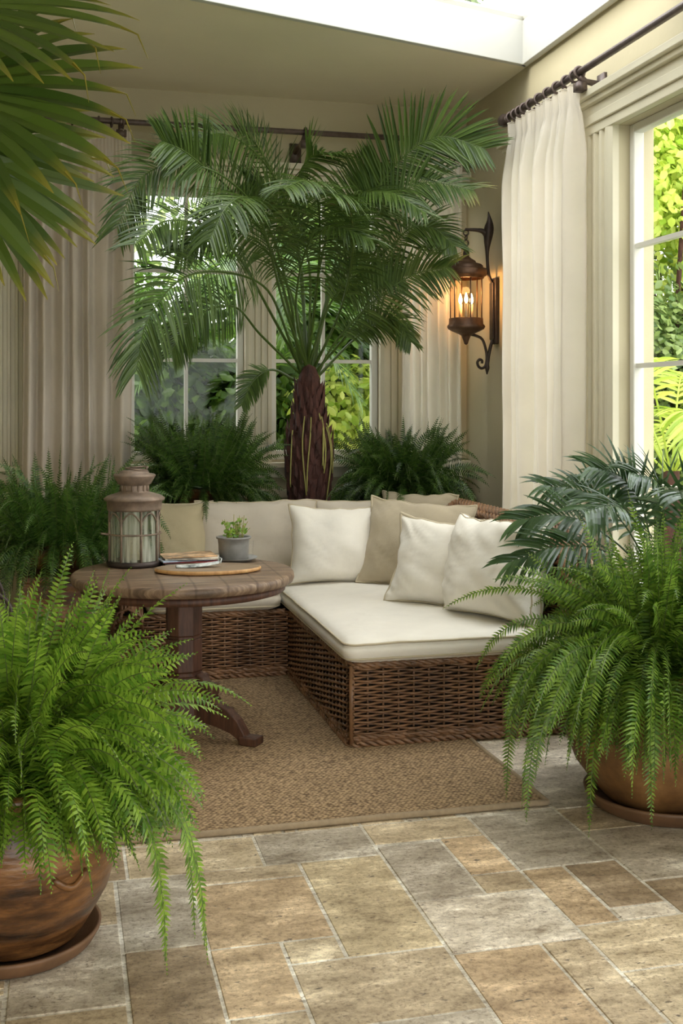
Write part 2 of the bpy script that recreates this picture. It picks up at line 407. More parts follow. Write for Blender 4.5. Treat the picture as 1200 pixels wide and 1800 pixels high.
L(m, at.outputs['Color'], mm1.inputs[6]); L(m, r1.outputs[0], mm1.inputs[7]); L(m, mm1.outputs[2], mm2.inputs[6]); L(m, r2.outputs[0], mm2.inputs[7])
# pits
n4 = N(m, 'ShaderNodeTexNoise', Scale=28, Detail=5, Roughness=.6); L(m, mp.outputs[0], n4.inputs['Vector'])
r4 = ramp(m, [(.30, (0, 0, 0)), (.36, (1, 1, 1))]); L(m, n4.outputs['Fac'], r4.inputs[0])
mm3 = N(m, 'ShaderNodeMix', data_type='RGBA'); L(m, r4.outputs[0], mm3.inputs[0]); mm3.inputs[6].default_value = (.12, .09, .06, 1); L(m, mm2.outputs[2], mm3.inputs[7])
L(m, mm3.outputs[2], BS(m).inputs['Base Color'])
bp = N(m, 'ShaderNodeBump', Strength=.35, Distance=.004); ad = N(m, 'ShaderNodeMath', operation='ADD'); L(m, n2.outputs['Fac'], ad.inputs[0]); L(m, r4.outputs[0], ad.inputs[1])
L(m, ad.outputs[0], bp.inputs['Height']); L(m, bp.outputs[0], BS(m).inputs['Normal'])
BS(m).inputs['Roughness'].default_value = .42

# garden ground
b = MB(); b.grid(40, 40, lambda u, v: V((-14 + 34 * u, -6 + 32 * v, -.15 + .1 * noise.noise(V((u * 20, v * 20, 0))))))
# keep it out of the room: drop the faces under the house
b2 = MB(); b2.v = b.v
b2.f = [f for f in b.f if not (-2.9 < sum(b.v[i].x for i in f) / 4 < 3.4 and -2.6 < sum(b.v[i].y for i in f) / 4 < 8.2)]
struct(b2.build('ground', sm('garden_ground', (.09, .12, .045), .5, 3, .95, .5, 20, .02)))

# windows: frames, muntins and panes
def window(name, axis, a0, a1, z0, z1, c, vert, horiz):
    """axis 'x': pane spans x at depth y=c; axis 'y': spans y at x=c"""
    def bx(b, p0, p1, q0, q1, d0, d1):
        if axis == 'x': b.box(p0, p1, d0, d1, q0, q1)
        else: b.box(d0, d1, p0, p1, q0, q1)
    b = MB(); w_ = .045
    bx(b, a0, a0 + w_, z0, z1, c - .03, c + .03); bx(b, a1 - w_, a1, z0, z1, c - .03, c + .03)
    bx(b, a0 + w_, a1 - w_, z0, z0 + w_ + .02, c - .03, c + .03); bx(b, a0 + w_, a1 - w_, z1 - w_, z1, c - .03, c + .03)
    fr = struct(b.build(name, M['sash'], smooth=False, bevel=.006))
    b = MB()
    for v in vert: bx(b, v - .012, v + .012, z0 + w_, z1 - w_, c - .018, c + .018)
    for h in horiz: bx(b, a0 + w_, a1 - w_, h - .012, h + .012, c - .016, c + .016)
    b.build('muntins', M['sash'], parent=fr, smooth=False)
    b = MB(); bx(b, a0 + w_, a1 - w_, z0 + w_, z1 - w_, c - .003, c + .003)
    b.build('pane', M['glass'], parent=fr, smooth=False)
for i, (o, vv) in enumerate(zip(OP, ([.81], [1.76], []))):
    window('window_%d' % (i + 2), 'x', o[0], o[1], Z0, Z1, BY + .06, vv, [1.80, 2.40])
for i, (o, vv) in enumerate(zip(RO, ([-.1], [1.55], [2.97], [4.60], [6.05]))):
    window('window_%d' % (i + 5), 'y', o[0], o[1], R0, R1, WX + .09, vv, [1.09, 1.70, 2.32])
# fluted casings
def fluted(name, axis, a0, a1, z0, z1, c, sgn):
    b = MB(); w_ = a1 - a0
    prof = [(0, .0), (0, .035), (.12, .045), (.22, .045), (.24, .028), (.36, .028), (.38, .042), (.46, .042), (.48, .024), (.60, .024), (.62, .042), (.70, .042), (.72, .028), (.84, .028), (.86, .045), (1, .045), (1, 0)]
    pts = []
    for (u, d) in prof:
        pts.append((a0 + u * w_, c + sgn * d, z0) if axis == 'x' else (c + sgn * d, a0 + u * w_, z0))
    b.prism(pts, (0, 0, z1 - z0))
    return struct(b.build(name, M['trim'], smooth=False))
ti = 2
for (a0, a1) in ((-.42, -.22), (.28, .42), (1.20, 1.38), (2.15, 2.36), (-.80, -.60), (-1.2, -1.0)):
    fluted('trim_%d' % ti, 'x', a0, a1, Z0 - .02, Z1, BY, -1); ti += 1
for (a0, a1) in ((.7, 1.0), (2.1, 2.35), (3.6, 3.9), (5.30, 5.60), (6.50, 6.68)):
    fluted('trim_%d' % ti, 'y', a0, a1, .1, R1, WX, -1); ti += 1
# headers with stepped cornice
boxes('trim_%d' % ti, M['trim'], [(-1.6, 2.8, BY - .05, BY, Z1, Z1 + .12), (-1.6, 2.8, BY - .07, BY, Z1 + .12, Z1 + .15), (-1.6, 2.8, BY - .1, BY, Z1 + .15, Z1 + .19)], .004); ti += 1
boxes('trim_%d' % ti, M['trim'], [(WX - .045, WX, -1.6, 6.68, R1, R1 + .05), (WX - .06, WX, -1.6, 6.69, R1 + .05, R1 + .10), (WX - .05, WX, -1.6, 6.69, R1 + .10, R1 + .15),
    (WX - .08, WX, -1.6, 6.7, R1 + .15, R1 + .18), (WX - .11, WX, -1.6, 6.72, R1 + .18, R1 + .22)], .004); ti += 1
# sills and wainscot rails
boxes('trim_%d' % ti, M['trim'], [(-1.6, 2.8, BY - .09, BY, Z0 - .05, Z0 - .015), (-1.6, 2.8, BY - .04, BY, Z0 - .12, Z0 - .05), (-1.6, 2.8, BY - .03, BY, .86, .92)], .004); ti += 1
boxes('trim_%d' % ti, M['trim'], [(WX - .08, WX, -1.6, 6.7, R0 - .045, R0)], .004); ti += 1
boxes('baseboard_back', M['trim'], [(-1.8, 2.8, BY - .02, BY, 0, .14)], .004)
boxes('baseboard_right', M['trim'], [(WX - .02, WX, -1.6, BY - .02, 0, .14)], .004)

# ------------------------------------------------------------------ rug
b = MB()
b.box(-.55, 1.755, 3.895, 6.3, .001, .013)
rm = mat('woven_jute', (.3, .2, .1), .95)
tc = N(rm, 'ShaderNodeTexCoord'); mp = N(rm, 'ShaderNodeMapping'); mp.inputs['Rotation'].default_value = (0, 0, .6)
L(rm, tc.outputs['Object'], mp.inputs[0])
vo = N(rm, 'ShaderNodeTexVoronoi', Scale=66, Randomness=.5); mp2 = N(rm, 'ShaderNodeMapping'); mp2.inputs['Scale'].default_value = (1, 1.9, 1)
L(rm, mp.outputs[0], mp2.inputs[0]); L(rm, mp2.outputs[0], vo.inputs['Vector'])
r1 = ramp(rm, [(.0, (.66, .49, .30)), (.4, (.46, .32, .18)), (.75, (.13, .08, .038))]); L(rm, vo.outputs['Distance'], r1.inputs[0])
nn = N(rm, 'ShaderNodeTexNoise', Scale=60, Detail=3); L(rm, tc.outputs['Object'], nn.inputs['Vector'])
mx = N(rm, 'ShaderNodeMix', data_type='RGBA', blend_type='MULTIPLY'); mx.inputs[0].default_value = 1
r2 = ramp(rm, [(.3, (.8, .78, .75)), (.7, (1.1, 1.08, 1.05))]); L(rm, nn.outputs['Fac'], r2.inputs[0])
L(rm, r1.outputs[0], mx.inputs[6]); L(rm, r2.outputs[0], mx.inputs[7]); L(rm, mx.outputs[2], BS(rm).inputs['Base Color'])
bp = N(rm, 'ShaderNodeBump', Strength=.9, Distance=.006); bp.invert = True; L(rm, vo.outputs['Distance'], bp.inputs['Height']); L(rm, bp.outputs[0], BS(rm).inputs['Normal'])
rug = b.build('rug', rm, smooth=False)
tag(rug, 'brown woven jute rug with a pale bound edge under the table and sofa', 'rug')
b = MB()
def edge(p, q, n):
    pts = []
    for i in range(n + 1):
        t = i / n; x = V((*p, .009)).lerp(V((*q, .009)), t); s_ = noise.noise(V((x.x * 3, x.y * 3, 1))) * .006
        x += V((q[1] - p[1], -(q[0] - p[0]), 0)).normalized() * s_; pts.append(x)
    b.tube(pts, .0135, 8, squash=.8)
edge((-.55, 3.89), (1.76, 3.89), 60); edge((1.76, 3.89), (1.76, 6.3), 60); edge((-.55, 3.89), (-.55, 6.3), 30)
b.v = [V((v.x, v.y, max(v.z, .001))) for v in b.v]
b.build('bound_edge', M['rugedge'], parent=rug)

# ------------------------------------------------------------------ wicker
def weave(b, P, length, z0f, z1f, pitch=.0128, stake=.068, core=True, side=1):
    """P(u, v)->(point, outward normal); u metres along, v metres up. z0f/z1f: lower and upper limit at u"""
    ns = max(2, round(length / stake)); st = length / ns; seg = 5
    n = ns * seg
    vmax = max(z1f(length * i / 20) for i in range(21)); vmin = min(z0f(length * i / 20) for i in range(21))
    rows = int((vmax - vmin) / pitch)
    rr = random.Random(int(length * 1000))
    for r in range(rows + 1):
        run = []
        jit = rr.uniform(-.0012, .0012)
        for i in range(n + 1):
            u = length * i / n; v = vmin + r * pitch + jit + .0022 * noise.noise(V((u * 9, r * .7, 3)))
            if z0f(u) - .001 <= v <= z1f(u):
                p, nn_ = P(u, v)
                ph = math.cos(PI * u / st + PI * r)
                run.append(p + nn_ * (.0115 * ph + .009))
            else:
                if len(run) > 2: b.tube(run, .0054, 6, cap=False, squash=1.25)
                run = []
        if len(run) > 2: b.tube(run, .0054, 6, cap=False, squash=1.25)
    for i in range(ns + 1):
        u = min(length, max(0, (i + 0.0) * st))
        path = []
        v0, v1 = z0f(u), z1f(u)
        if v1 - v0 < .03: continue
        for k in range(7):
            p, nn_ = P(u, v0 + (v1 - v0) * k / 6); path.append(p + nn_ * .004)
        b.tube(path, .0055, 5)
def braid(b, path, R=.016, r=.0095, twist=26, n=6):
    path = [V(p) for p in path]
    ln = [0]
    for i in range(1, len(path)): ln.append(ln[-1] + (path[i] - path[i - 1]).length)
    tot = ln[-1]; cnt = max(8, int(tot / .012))
    for s_ in range(3):
        pts = []; j = 0
        for i in range(cnt + 1):
            d = tot * i / cnt
            while j < len(ln) - 2 and ln[j + 1] < d: j += 1
            t = (d - ln[j]) / max(1e-6, ln[j + 1] - ln[j]); p = path[j].lerp(path[j + 1], min(1, t))
            tg = (path[j + 1] - path[j]).normalized()
            a = tg.cross(V((0, 0, 1))); a = a.normalized() if a.length > .1 else V((1, 0, 0)); c = tg.cross(a)
            q = d * twist * 2 + s_ * 2 * PI / 3
            pts.append(p + a * math.cos(q) * R * .75 + c * math.sin(q) * R * .75)
        b.tube(pts, r, n)
def panel(P0, P1, z0, z1, nrm, b):
    P0, P1 = V(P0), V(P1); ln = (P1 - P0).length; d = (P1 - P0).normalized(); nrm = V(nrm)
    z0f = z0 if callable(z0) else (lambda u: z0); z1f = z1 if callable(z1) else (lambda u: z1)
    weave(b, lambda u, v: (V((P0.x, P0.y, 0)) + d * u + V((0, 0, v)), nrm), ln, z0f, z1f)

SEAT = .365
# right-hand section of the sofa
sb = thing('wicker_sofa_section', (1.75, 5.75, 0), 'brown wicker sofa section running towards the viewer, with the broad white seat cushion', 'sofa', 'wicker corner sofa sections')
b = MB()
X0, X1, Y0, Y1 = 1.22, 2.24, 4.72, 6.80
panel((X0, Y0, 0), (X1 + .1, Y0, 0), .03, SEAT, (0, -1, 0), b)
panel((X0, Y0, 0), (X0, 6.06, 0), .03, SEAT, (-1, 0, 0), b)
cyl = [(X0 + .004, Y0 + .004)]
b.tube([(X0, Y0, .02), (X0, Y0, SEAT)], .013, 8)
b.build('woven_base', M['wicker'], parent=sb)
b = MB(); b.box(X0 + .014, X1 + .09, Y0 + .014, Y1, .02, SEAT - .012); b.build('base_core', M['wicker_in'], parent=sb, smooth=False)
b = MB()
for z, R in ((.022, .017), (.05, .012), (SEAT - .003, .012)):
    braid(b, [(X1 + .1, Y0 - .006, z), (X0 + .02, Y0 - .006, z), (X0 - .006, Y0 + .02, z), (X0 - .006, 6.04, z)], R)
b.build('braided_rim', M['wicker'], parent=sb)
# side back along the right wall, its top rolling down to the seat at the front
XB = 2.26
def topz(u):   # u from the front (y = 4.66) to the back
    y = 4.66 + u
    if y > 5.05: return .90
    t = (y - 4.66) / .39
    return .37 + .53 * math.sqrt(max(0, 1 - (1 - t) ** 2.2))
b = MB()
def Pin(u, v): return (V((XB - .07 * min(1, v / .9) * 0, 4.66 + u, v)), V((-1, 0, 0)))
weave(b, Pin, 2.12, lambda u: SEAT + .0, topz)
def Pout(u, v): return (V((XB + .12, 4.66 + u, v)), V((1, 0, 0)))
weave(b, Pout, 2.12, lambda u: .03, topz, pitch=.026)
b.build('woven_back', M['wicker'], parent=sb)
b = MB()
pr = [(XB + .012, 4.68, .03)] + [(XB + .012, 4.66 + u, topz(u) - .012) for u in [k * .053 for k in range(41)]] + [(XB + .012, 6.78, .03)]
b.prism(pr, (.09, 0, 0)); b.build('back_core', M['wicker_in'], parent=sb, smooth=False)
b = MB()
tops = [(XB + .055, 4.66 + u, topz(u)) for u in [k * .04 for k in range(54)]]
for dx, dz in ((-.06, -.012), (-.025, .008), (.015, .012), (.055, -.002)):
    braid(b, [(x + dx, y, z + dz) for x, y, z in tops], .018, .0105, 22)
# front wrap of the arm
for k in range(9):
    z = .40 + k * .055
    yk = 4.66 + next((u for u in [q * .01 for q in range(60)] if topz(u) > z), .4)
    b.tube([(XB - .03, yk + .02, z - .02), (XB + .02, yk - .012, z + .0), (XB + .08, yk - .012, z + .02), (XB + .13, yk + .02, z + .03)], .009, 5)
b.build('rolled_top', M['wicker'], parent=sb)

# back section
sa = thing('wicker_sofa_section', (.8, 6.4, 0), 'brown wicker sofa section set across behind the round table', 'sofa', 'wicker corner sofa sections')
b = MB()
AX0, AY0 = .30, 6.07
panel((AX0, AY0, 0), (1.20, AY0, 0), .03, SEAT, (0, -1, 0), b)
panel((AX0, AY0, 0), (AX0, 6.8, 0), .03, lambda u: SEAT + .08 + .3 * (u / .73) ** .7, (-1, 0, 0), b)
b.tube([(AX0, AY0, .02), (AX0, AY0, SEAT)], .013, 8)
b.build('woven_base', M['wicker'], parent=sa)
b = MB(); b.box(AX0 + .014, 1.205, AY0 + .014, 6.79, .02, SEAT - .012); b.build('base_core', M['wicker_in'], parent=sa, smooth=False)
b = MB()
for z, R in ((.022, .017), (.05, .012), (SEAT - .003, .012)):
    braid(b, [(AX0 - .006, 6.4, z), (AX0 - .006, AY0 + .02, z), (AX0 + .02, AY0 - .006, z), (1.19, AY0 - .006, z)], R)
b.build('braided_rim', M['wicker'], parent=sa)
b = MB()
weave(b, lambda u, v: (V((AX0 + u, 6.74, v)), V((0, -1, 0))), .905, lambda u: SEAT, lambda u: .86)
b.box(AX0, 1.207, 6.752, 6.788, .05, .85)
b.build('woven_back', M['wicker'], parent=sa)
b = MB()
weave(b, lambda u, v: (V((1.215 + u, 6.74, v)), V((0, -1, 0))), 1.0, lambda u: SEAT, lambda u: .86)
b.box(1.215, 2.24, 6.752, 6.788, SEAT, .85)
for dy, dz in ((-.03, 0), (0, .014), (.035, .004)): braid(b, [(1.225, 6.765 + dy, .865 + dz), (2.24, 6.765 + dy, .865 + dz)], .017, .010, 22)
b.build('corner_back', M['wicker'], parent=sb)
b = MB()
for dy, dz in ((-.03, 0), (0, .014), (.035, .004)): braid(b, [(AX0, 6.765 + dy, .865 + dz), (1.2, 6.765 + dy, .865 + dz)], .017, .010, 22)
b.build('rolled_top', M['wicker'], parent=sa)
# left arm: bundle of canes sweeping down to the front
b = MB()
for k in range(15):
    o_ = k / 14
    pts = []
    for i in range(12):
        t = i / 11
        pts.append((AX0 - .03 + .13 * o_ + .01 * math.sin(k), 6.74 - .72 * t, .86 - .44 * t ** 1.5 - .11 * abs(o_ - .5) * 1.4))
    b.tube(smoothpath(pts, 16), .0105, 6)
for k in range(10):
    t = k / 9; z = .84 - .44 * t ** 1.5
    b.tube([(AX0 - .05, 6.72 - .7 * t, z - .1), (AX0 - .02, 6.72 - .7 * t, z), (AX0 + .035, 6.72 - .7 * t, z + .02), (AX0 + .1, 6.72 - .7 * t, z - .02), (AX0 + .115, 6.72 - .7 * t, z - .1)], .008, 5)
b.build('arm', M['wicker'], parent=sa)

# ------------------------------------------------------------------ seat cushions
def seat_cushion(label, x0, x1, y0, y1, z0, z1, m, seed, poly=None):
    cx, cy = (x0 + x1) / 2, (y0 + y1) / 2; hx, hy = (x1 - x0) / 2, (y1 - y0) / 2
    n = 26; rc = .055
    out = []
    for (sx, sy, a0) in ((1, -1, -PI / 2), (1, 1, 0), (-1, 1, PI / 2), (-1, -1, PI)):
        for k in range(6):
            a = a0 + PI / 2 * k / 5
            out.append((sx * (hx - rc) + rc * math.cos(a), sy * (hy - rc) + rc * math.sin(a)))
    # densify
    ring = []
    for i in range(len(out)):
        p, q = out[i], out[(i + 1) % len(out)]; d = math.hypot(q[0] - p[0], q[1] - p[1]); k = max(1, int(d / .035))
        for j in range(k): ring.append((p[0] + (q[0] - p[0]) * j / k, p[1] + (q[1] - p[1]) * j / k))
    K = len(ring); H = z1 - z0
    lay = [(.0, 0, 0), (.6, 0, 0), (.93, .0, .0), (1, -.030, .004), (1, -.006, .022)]
    rings = [(.02, 0, z0), (.6, 0, z0), (1, -.04, z0), (1, -.012, z0 + .012), (1, -.004, z0 + .022), (1, .006, z0 + H * .35), (1, .010, z0 + H * .55), (1, .004, z1 - .035), (1, -.002, z1 - .022), (1, -.012, z1 - .010), (1, -.035, z1 + .0)]
    for s_ in (.92, .82, .7, .55, .4, .25, .12, .03): rings.append((s_, -.035 * s_, z1 + .022 * (1 - s_ ** 3)))
    b = MB(); vs = []
    for (s_, ins, z) in rings:
        for (x, y) in ring:
            l_ = math.hypot(x / hx, y / hy)
            px_ = x * s_ + (ins * (x / hx)); py_ = y * s_ + (ins * (y / hy))
            if s_ == 1: px_, py_ = x + ins * max(-1, min(1, x / (hx - .03))) , y + ins * max(-1, min(1, y / (hy - .03)))
            wr = noise.noise(V((cx + px_ * 5, cy + py_ * 5, z * 6 + seed))) * .006 + noise.noise(V((px_ * 18, py_ * 18, z * 9 + seed))) * .0022
            vs.append(V((cx + px_ * (1 + wr * .5), cy + py_ * (1 + wr * .5), z + wr * (.9 if s_ < 1 or z > z1 - .03 else .2))))
    fs = [(i * K + j, i * K + (j + 1) % K, (i + 1) * K + (j + 1) % K, (i + 1) * K + j) for i in range(len(rings) - 1) for j in range(K)]
    fs += [tuple((len(rings) - 1) * K + j for j in range(K)), tuple(range(K))[::-1]]
    b.add(vs, fs)
    c = b.build('seat_cushion', m)
    tag(c, label, 'cushion', 'seat cushions on the wicker sofa')
    for zz in (8, 4):
        b = MB(); pts = [vs[zz * K + j] + V(((ring[j][0] / hx) * .004, (ring[j][1] / hy) * .004, .003)) for j in range(K)]
        b.tube(pts + [pts[0], pts[1]], .0052, 6, cap=False); b.build('piping', M['pipe'], parent=c)
seat_cushion('large pale seat cushion with piped edge on the right-hand wicker section', 1.185, 2.19, 4.68, 6.70, SEAT + .008, .482, M['canvas'], 1)
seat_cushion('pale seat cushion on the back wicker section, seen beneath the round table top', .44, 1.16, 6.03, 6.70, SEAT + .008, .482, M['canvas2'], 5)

# ------------------------------------------------------------------ pillows
def pillow(name, label, loc, w_, h, t, rotz, lean, roll, m, seed, ear=.07, box=0, wrinkle=1.0, pipem=None, flange=0, group='pillows on the wicker sofa', cat='pillow'):
    n = 34
    R = (Matrix.Rotation(math.radians(rotz), 3, 'Z') @ Matrix.Rotation(math.radians(-lean), 3, 'X') @ Matrix.Rotation(math.radians(roll), 3, 'Y'))
    T = Matrix.Translation(V(loc)) @ R.to_4x4()
    t *= 1.3
    def outline(u, v):
        x = w_ / 2 * u * (1 - ear * 1.35 * (1 - v * v) * abs(u) ** 3) + .014 * noise.noise(V((u * 2, v * 3, seed + 20))) * abs(u) * wrinkle
        z = h / 2 * v * (1 - ear * 1.35 * (1 - u * u) * abs(v) ** 3) + .016 * noise.noise(V((u * 3.5, v * 2, seed + 30))) * max(0, v) * wrinkle
        return x, z
    def pt(u, v, s_):
        # finer sampling near the edges
        u = math.sin(u * PI / 2); v = math.sin(v * PI / 2)
        x, z = outline(u, v)
        e = max(0, (1 - u ** 4)) * max(0, (1 - v ** 4))
        th = t / 2 * ((.75 if box else .35) * e ** (.34 if box else .45) + (.45 if box else .85) * (max(0, 1 - u * u) * max(0, 1 - v * v)) ** .65)
        th *= 1 + .18 * (-v) * (1 - abs(u) * .3)
        cw = (abs(u) * abs(v)) ** 1.2
        wr = noise.noise(V((x * 7 + seed * 3, z * 7, s_ * 2))) * .016 + abs(noise.noise(V((x * 13 + z * 16 + seed, (x - z) * 4, s_ + 5)))) * -.016
        rad = math.sin(math.atan2(v, u) * 9 + seed) * .004 * cw * 2
        th += (wr + rad) * 1.7 * wrinkle * e ** .4 * (.4 + cw + .35 * (1 if v < 0 else .4))
        th = max(th, 0.002 if e > 0 else 0)
        bend = .018 * noise.noise(V((u * 1.5 + seed, v * 1.5, 9)))
        return V((x, s_ * th + bend, z + h / 2))
    b = MB()
    for s_ in (-1, 1):
        b.grid(n, n, lambda a, c_: pt(a * 2 - 1, c_ * 2 - 1, s_))
    if True:
        # flip one side's winding for consistent normals
        k = (n - 1) * (n - 1); b.f = b.f[:k] + [tuple(reversed(f)) for f in b.f[k:]]
    me = b.build(name, m, origin=(0, 0, 0))
    bm = bmesh.new(); bm.from_mesh(me.data); bmesh.ops.remove_doubles(bm, verts=bm.verts, dist=.0004); bm.to_mesh(me.data); bm.free()
    me.matrix_world = T
    me.location = loc; me.rotation_euler = R.to_euler()
    tag(me, label, cat, group)
    ed = []
    K = 30
    for i in range(K): ed.append((-1 + 2 * i / K, -1))
    for i in range(K): ed.append((1, -1 + 2 * i / K))
    for i in range(K): ed.append((1 - 2 * i / K, 1))
    for i in range(K): ed.append((-1, 1 - 2 * i / K))
    def add_pipe(pts, r):
        b = MB(); b.tube(pts + [pts[0], pts[1]], r, 6, cap=False)
        o = b.build('piping', pipem or M['pipe'], parent=me, origin=(0, 0, 0)); o.location = (0, 0, 0)
    if box:
        for s_ in (-1, 1):
            pts = []
            for (u, v) in ed:
                p = pt(u * .93, v * .93, s_); pts.append(p + V((0, s_ * .003, 0)))
            add_pipe(pts, .0045)
    else:
        pts = [pt(u, v, 1) for (u, v) in ed]
        add_pipe(pts, .006 if not flange else .009)
    return me
S = .485
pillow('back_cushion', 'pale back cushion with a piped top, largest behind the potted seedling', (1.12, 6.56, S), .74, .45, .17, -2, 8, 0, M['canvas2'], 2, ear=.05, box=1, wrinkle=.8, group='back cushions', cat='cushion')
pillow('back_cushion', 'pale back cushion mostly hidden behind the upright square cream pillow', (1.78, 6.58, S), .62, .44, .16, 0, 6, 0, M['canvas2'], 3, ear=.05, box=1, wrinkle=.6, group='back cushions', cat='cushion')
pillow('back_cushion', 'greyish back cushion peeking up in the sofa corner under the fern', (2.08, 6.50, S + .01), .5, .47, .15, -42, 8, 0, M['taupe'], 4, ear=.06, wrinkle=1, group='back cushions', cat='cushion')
pillow('throw_pillow', 'khaki linen pillow leaning beside the candle lantern, leftmost on the sofa', (.60, 6.50, S), .50, .47, .15, 8, 12, 4, M['olive'], 6, ear=.09, wrinkle=.7)
pillow('throw_pillow', 'upright square cream pillow in the middle of the sofa', (1.475, 6.14, S), .51, .45, .17, -6, 13, 2, M['canvas'], 8, ear=.08, wrinkle=.6)
pillow('throw_pillow', 'large taupe linen pillow leaning into the corner behind the cream ones', (1.85, 5.90, S), .62, .50, .15, -33, 20, 4, M['taupe'], 9, ear=.06, wrinkle=.8)
pillow('throw_pillow', 'cream pillow with a thick corded edge leaning in front of the taupe one', (1.775, 5.33, S), .48, .46, .17, -40, 20, 3, M['canvas'], 11, ear=.09, wrinkle=1.3, flange=1)
pillow('throw_pillow', 'rumpled cream box pillow with piped sides, nearest the arm', (1.955, 4.99, S), .54, .48, .22, -60, 14, 0, M['canvas'], 13, ear=.06, box=1, wrinkle=1.6)
pillow('throw_pillow', 'white pillow against the wicker side, behind the rumpled box pillow', (2.13, 5.22, S), .62, .42, .13, -84, 6, 0, M['canvas'], 15, ear=.05, box=1, wrinkle=.9)

# ------------------------------------------------------------------ table
TX, TY, TZ = .53, 5.07, .75
tb = thing('pedestal_table', (TX, TY, .012), 'round weathered wooden pedestal table standing on the jute rug', 'table')
b = MB()
rw = lambda q, z: .003 * math.sin(q * 7) + .002 * math.sin(q * 17)
b.lathe([(0, TZ - .048), (.46, TZ - .048), (.49, TZ - .043), (.497, TZ - .025), (.495, TZ - .008), (.487, TZ), (.3, TZ), (0, TZ)], (TX, TY, 0), 96, rw)
top = b.build('table_top', M['oldwood'], parent=tb)
tm = M['oldwood']
# plank joints across the top, in the wood's own material
g = N(tm, 'ShaderNodeTexCoord'); wv = N(tm, 'ShaderNodeTexWave', Scale=2.4, Distortion=.6); wv.bands_direction = 'X'; wv.inputs['Detail'].default_value = 1
L(tm, g.outputs['Object'], wv.inputs['Vector']); rr_ = ramp(tm, [(0, (.55, .5, .45)), (.03, (1, 1, 1))]); L(tm, wv.outputs['Fac'], rr_.inputs[0])
old = BS(tm).inputs['Base Color'].links[0].from_socket
mx = N(tm, 'ShaderNodeMix', data_type='RGBA', blend_type='MULTIPLY'); mx.inputs[0].default_value = .9
L(tm, old, mx.inputs[6]); L(tm, rr_.outputs[0], mx.inputs[7]); L(tm, mx.outputs[2], BS(tm).inputs['Base Color'])
b = MB(); b.lathe([(0, TZ - .085), (.44, TZ - .085), (.455, TZ - .08), (.455, TZ - .049), (0, TZ - .049)], (TX, TY, 0), 64); b.build('apron', M['darkwood'], parent=tb)
b = MB()
def octp(r, z, rot=.39): return [(TX + r * math.cos(rot + i * PI / 4), TY + r * math.sin(rot + i * PI / 4), z) for i in range(8)]
zs = [(.085, TZ - .085), (.085, .47), (.078, .468), (.078, .455), (.085, .453), (.085, .31), (.078, .305), (.078, .29), (.092, .285), (.095, .09), (.08, .07)]
vs = []
for r, z in zs: vs += octp(r, z)
b.add(vs, [(i * 8 + j, i * 8 + (j + 1) % 8, (i + 1) * 8 + (j + 1) % 8, (i + 1) * 8 + j) for i in range(len(zs) - 1) for j in range(8)] + [tuple(range(8)), tuple((len(zs) - 1) * 8 + j for j in range(8))])
b.build('column', M['darkwood'], parent=tb, smooth=False, bevel=.003)
for k in range(4):
    a = math.radians(-38 + 90 * k)
    d = V((math.cos(a), math.sin(a), 0)); s_ = V((-d.y, d.x, 0)); c = V((TX, TY, 0))
    outl = [(.08, .30), (.115, .28), (.14, .235), (.155, .19), (.19, .172), (.235, .155), (.285, .115), (.315, .07), (.325, .05), (.375, .048), (.375, .014), (.30, .014), (.285, .035), (.25, .055), (.18, .075), (.12, .085), (.08, .085)]
    b = MB(); b.prism([c + d * x + s_ * (-.028) + V((0, 0, z)) for x, z in outl], s_ * .056)
    lg = b.build('leg', M['darkwood'], parent=tb, smooth=False, bevel=.005)
    b = MB(); q = [c + d * x + s_ * y for x, y in ((.30, -.04), (.385, -.04), (.385, .04), (.30, .04))]
    b.prism([p + V((0, 0, .0135)) for p in q], (0, 0, .034)); b.build('foot', M['darkwood'], parent=lg, smooth=False, bevel=.005)
    b = MB(); q = [c + d * x + s_ * y for x, y in ((.10, -.037), (.165, -.037), (.165, .037), (.10, .037))]
    b.prism([p + V((0, 0, .20)) for p in q], (0, 0, .06)); b.build('scroll_block', M['darkwood'], parent=lg, smooth=False, bevel=.012)

# ------------------------------------------------------------------ things on the table
T0 = TZ + .001
LX, LY = .325, 5.31
ln_ = thing('candle_lantern', (LX, LY, T0), 'large rusty tin and glass candle lantern standing on the table', 'lantern')
b = MB(); b.lathe([(0, T0), (.122, T0), (.128, T0 + .006), (.128, T0 + .022), (.118, T0 + .026), (0, T0 + .02)], (LX, LY, 0), 40); b.build('base_ring', M['iron'], parent=ln_)
b = MB(); b.lathe([(.112, T0 + .022), (.112, T0 + .262)], (LX, LY, 0), 40); b.build('glass', M['jarglass'], parent=ln_)
b = MB()
for k in range(8):
    a = k * PI / 4 + .2; p = (LX + .118 * math.cos(a), LY + .118 * math.sin(a))
    b.tube([(p[0], p[1], T0 + .02), (p[0], p[1], T0 + .268)], .0055, 6)
    # arch between ribs
    pts = []
    for i in range(9):
        t = i / 8; aa = a + PI / 4 * t; z = T0 + .205 + .045 * math.sin(PI * t)
        pts.append((LX + .117 * math.cos(aa), LY + .117 * math.sin(aa), z))
    b.tube(pts, .004, 5)
b.build('ribs', M['tin'], parent=ln_)
b = MB(); b.ring((LX, LY, T0 + .15), .123, .004, 40); b.tube([(LX - .12, LY - .04, T0 + .15), (LX - .155, LY - .05, T0 + .157)], .005, 6); b.build('middle_band', M['tin'], parent=ln_)
b = MB(); b.lathe([(.112, T0 + .258), (.124, T0 + .258), (.126, T0 + .268), (.128, T0 + .300), (.138, T0 + .303), (.142, T0 + .312), (.125, T0 + .325), (.082, T0 + .338), (.066, T0 + .343), (.066, T0 + .348)], (LX, LY, 0), 48); b.build('shoulder', M['tin'], parent=ln_)
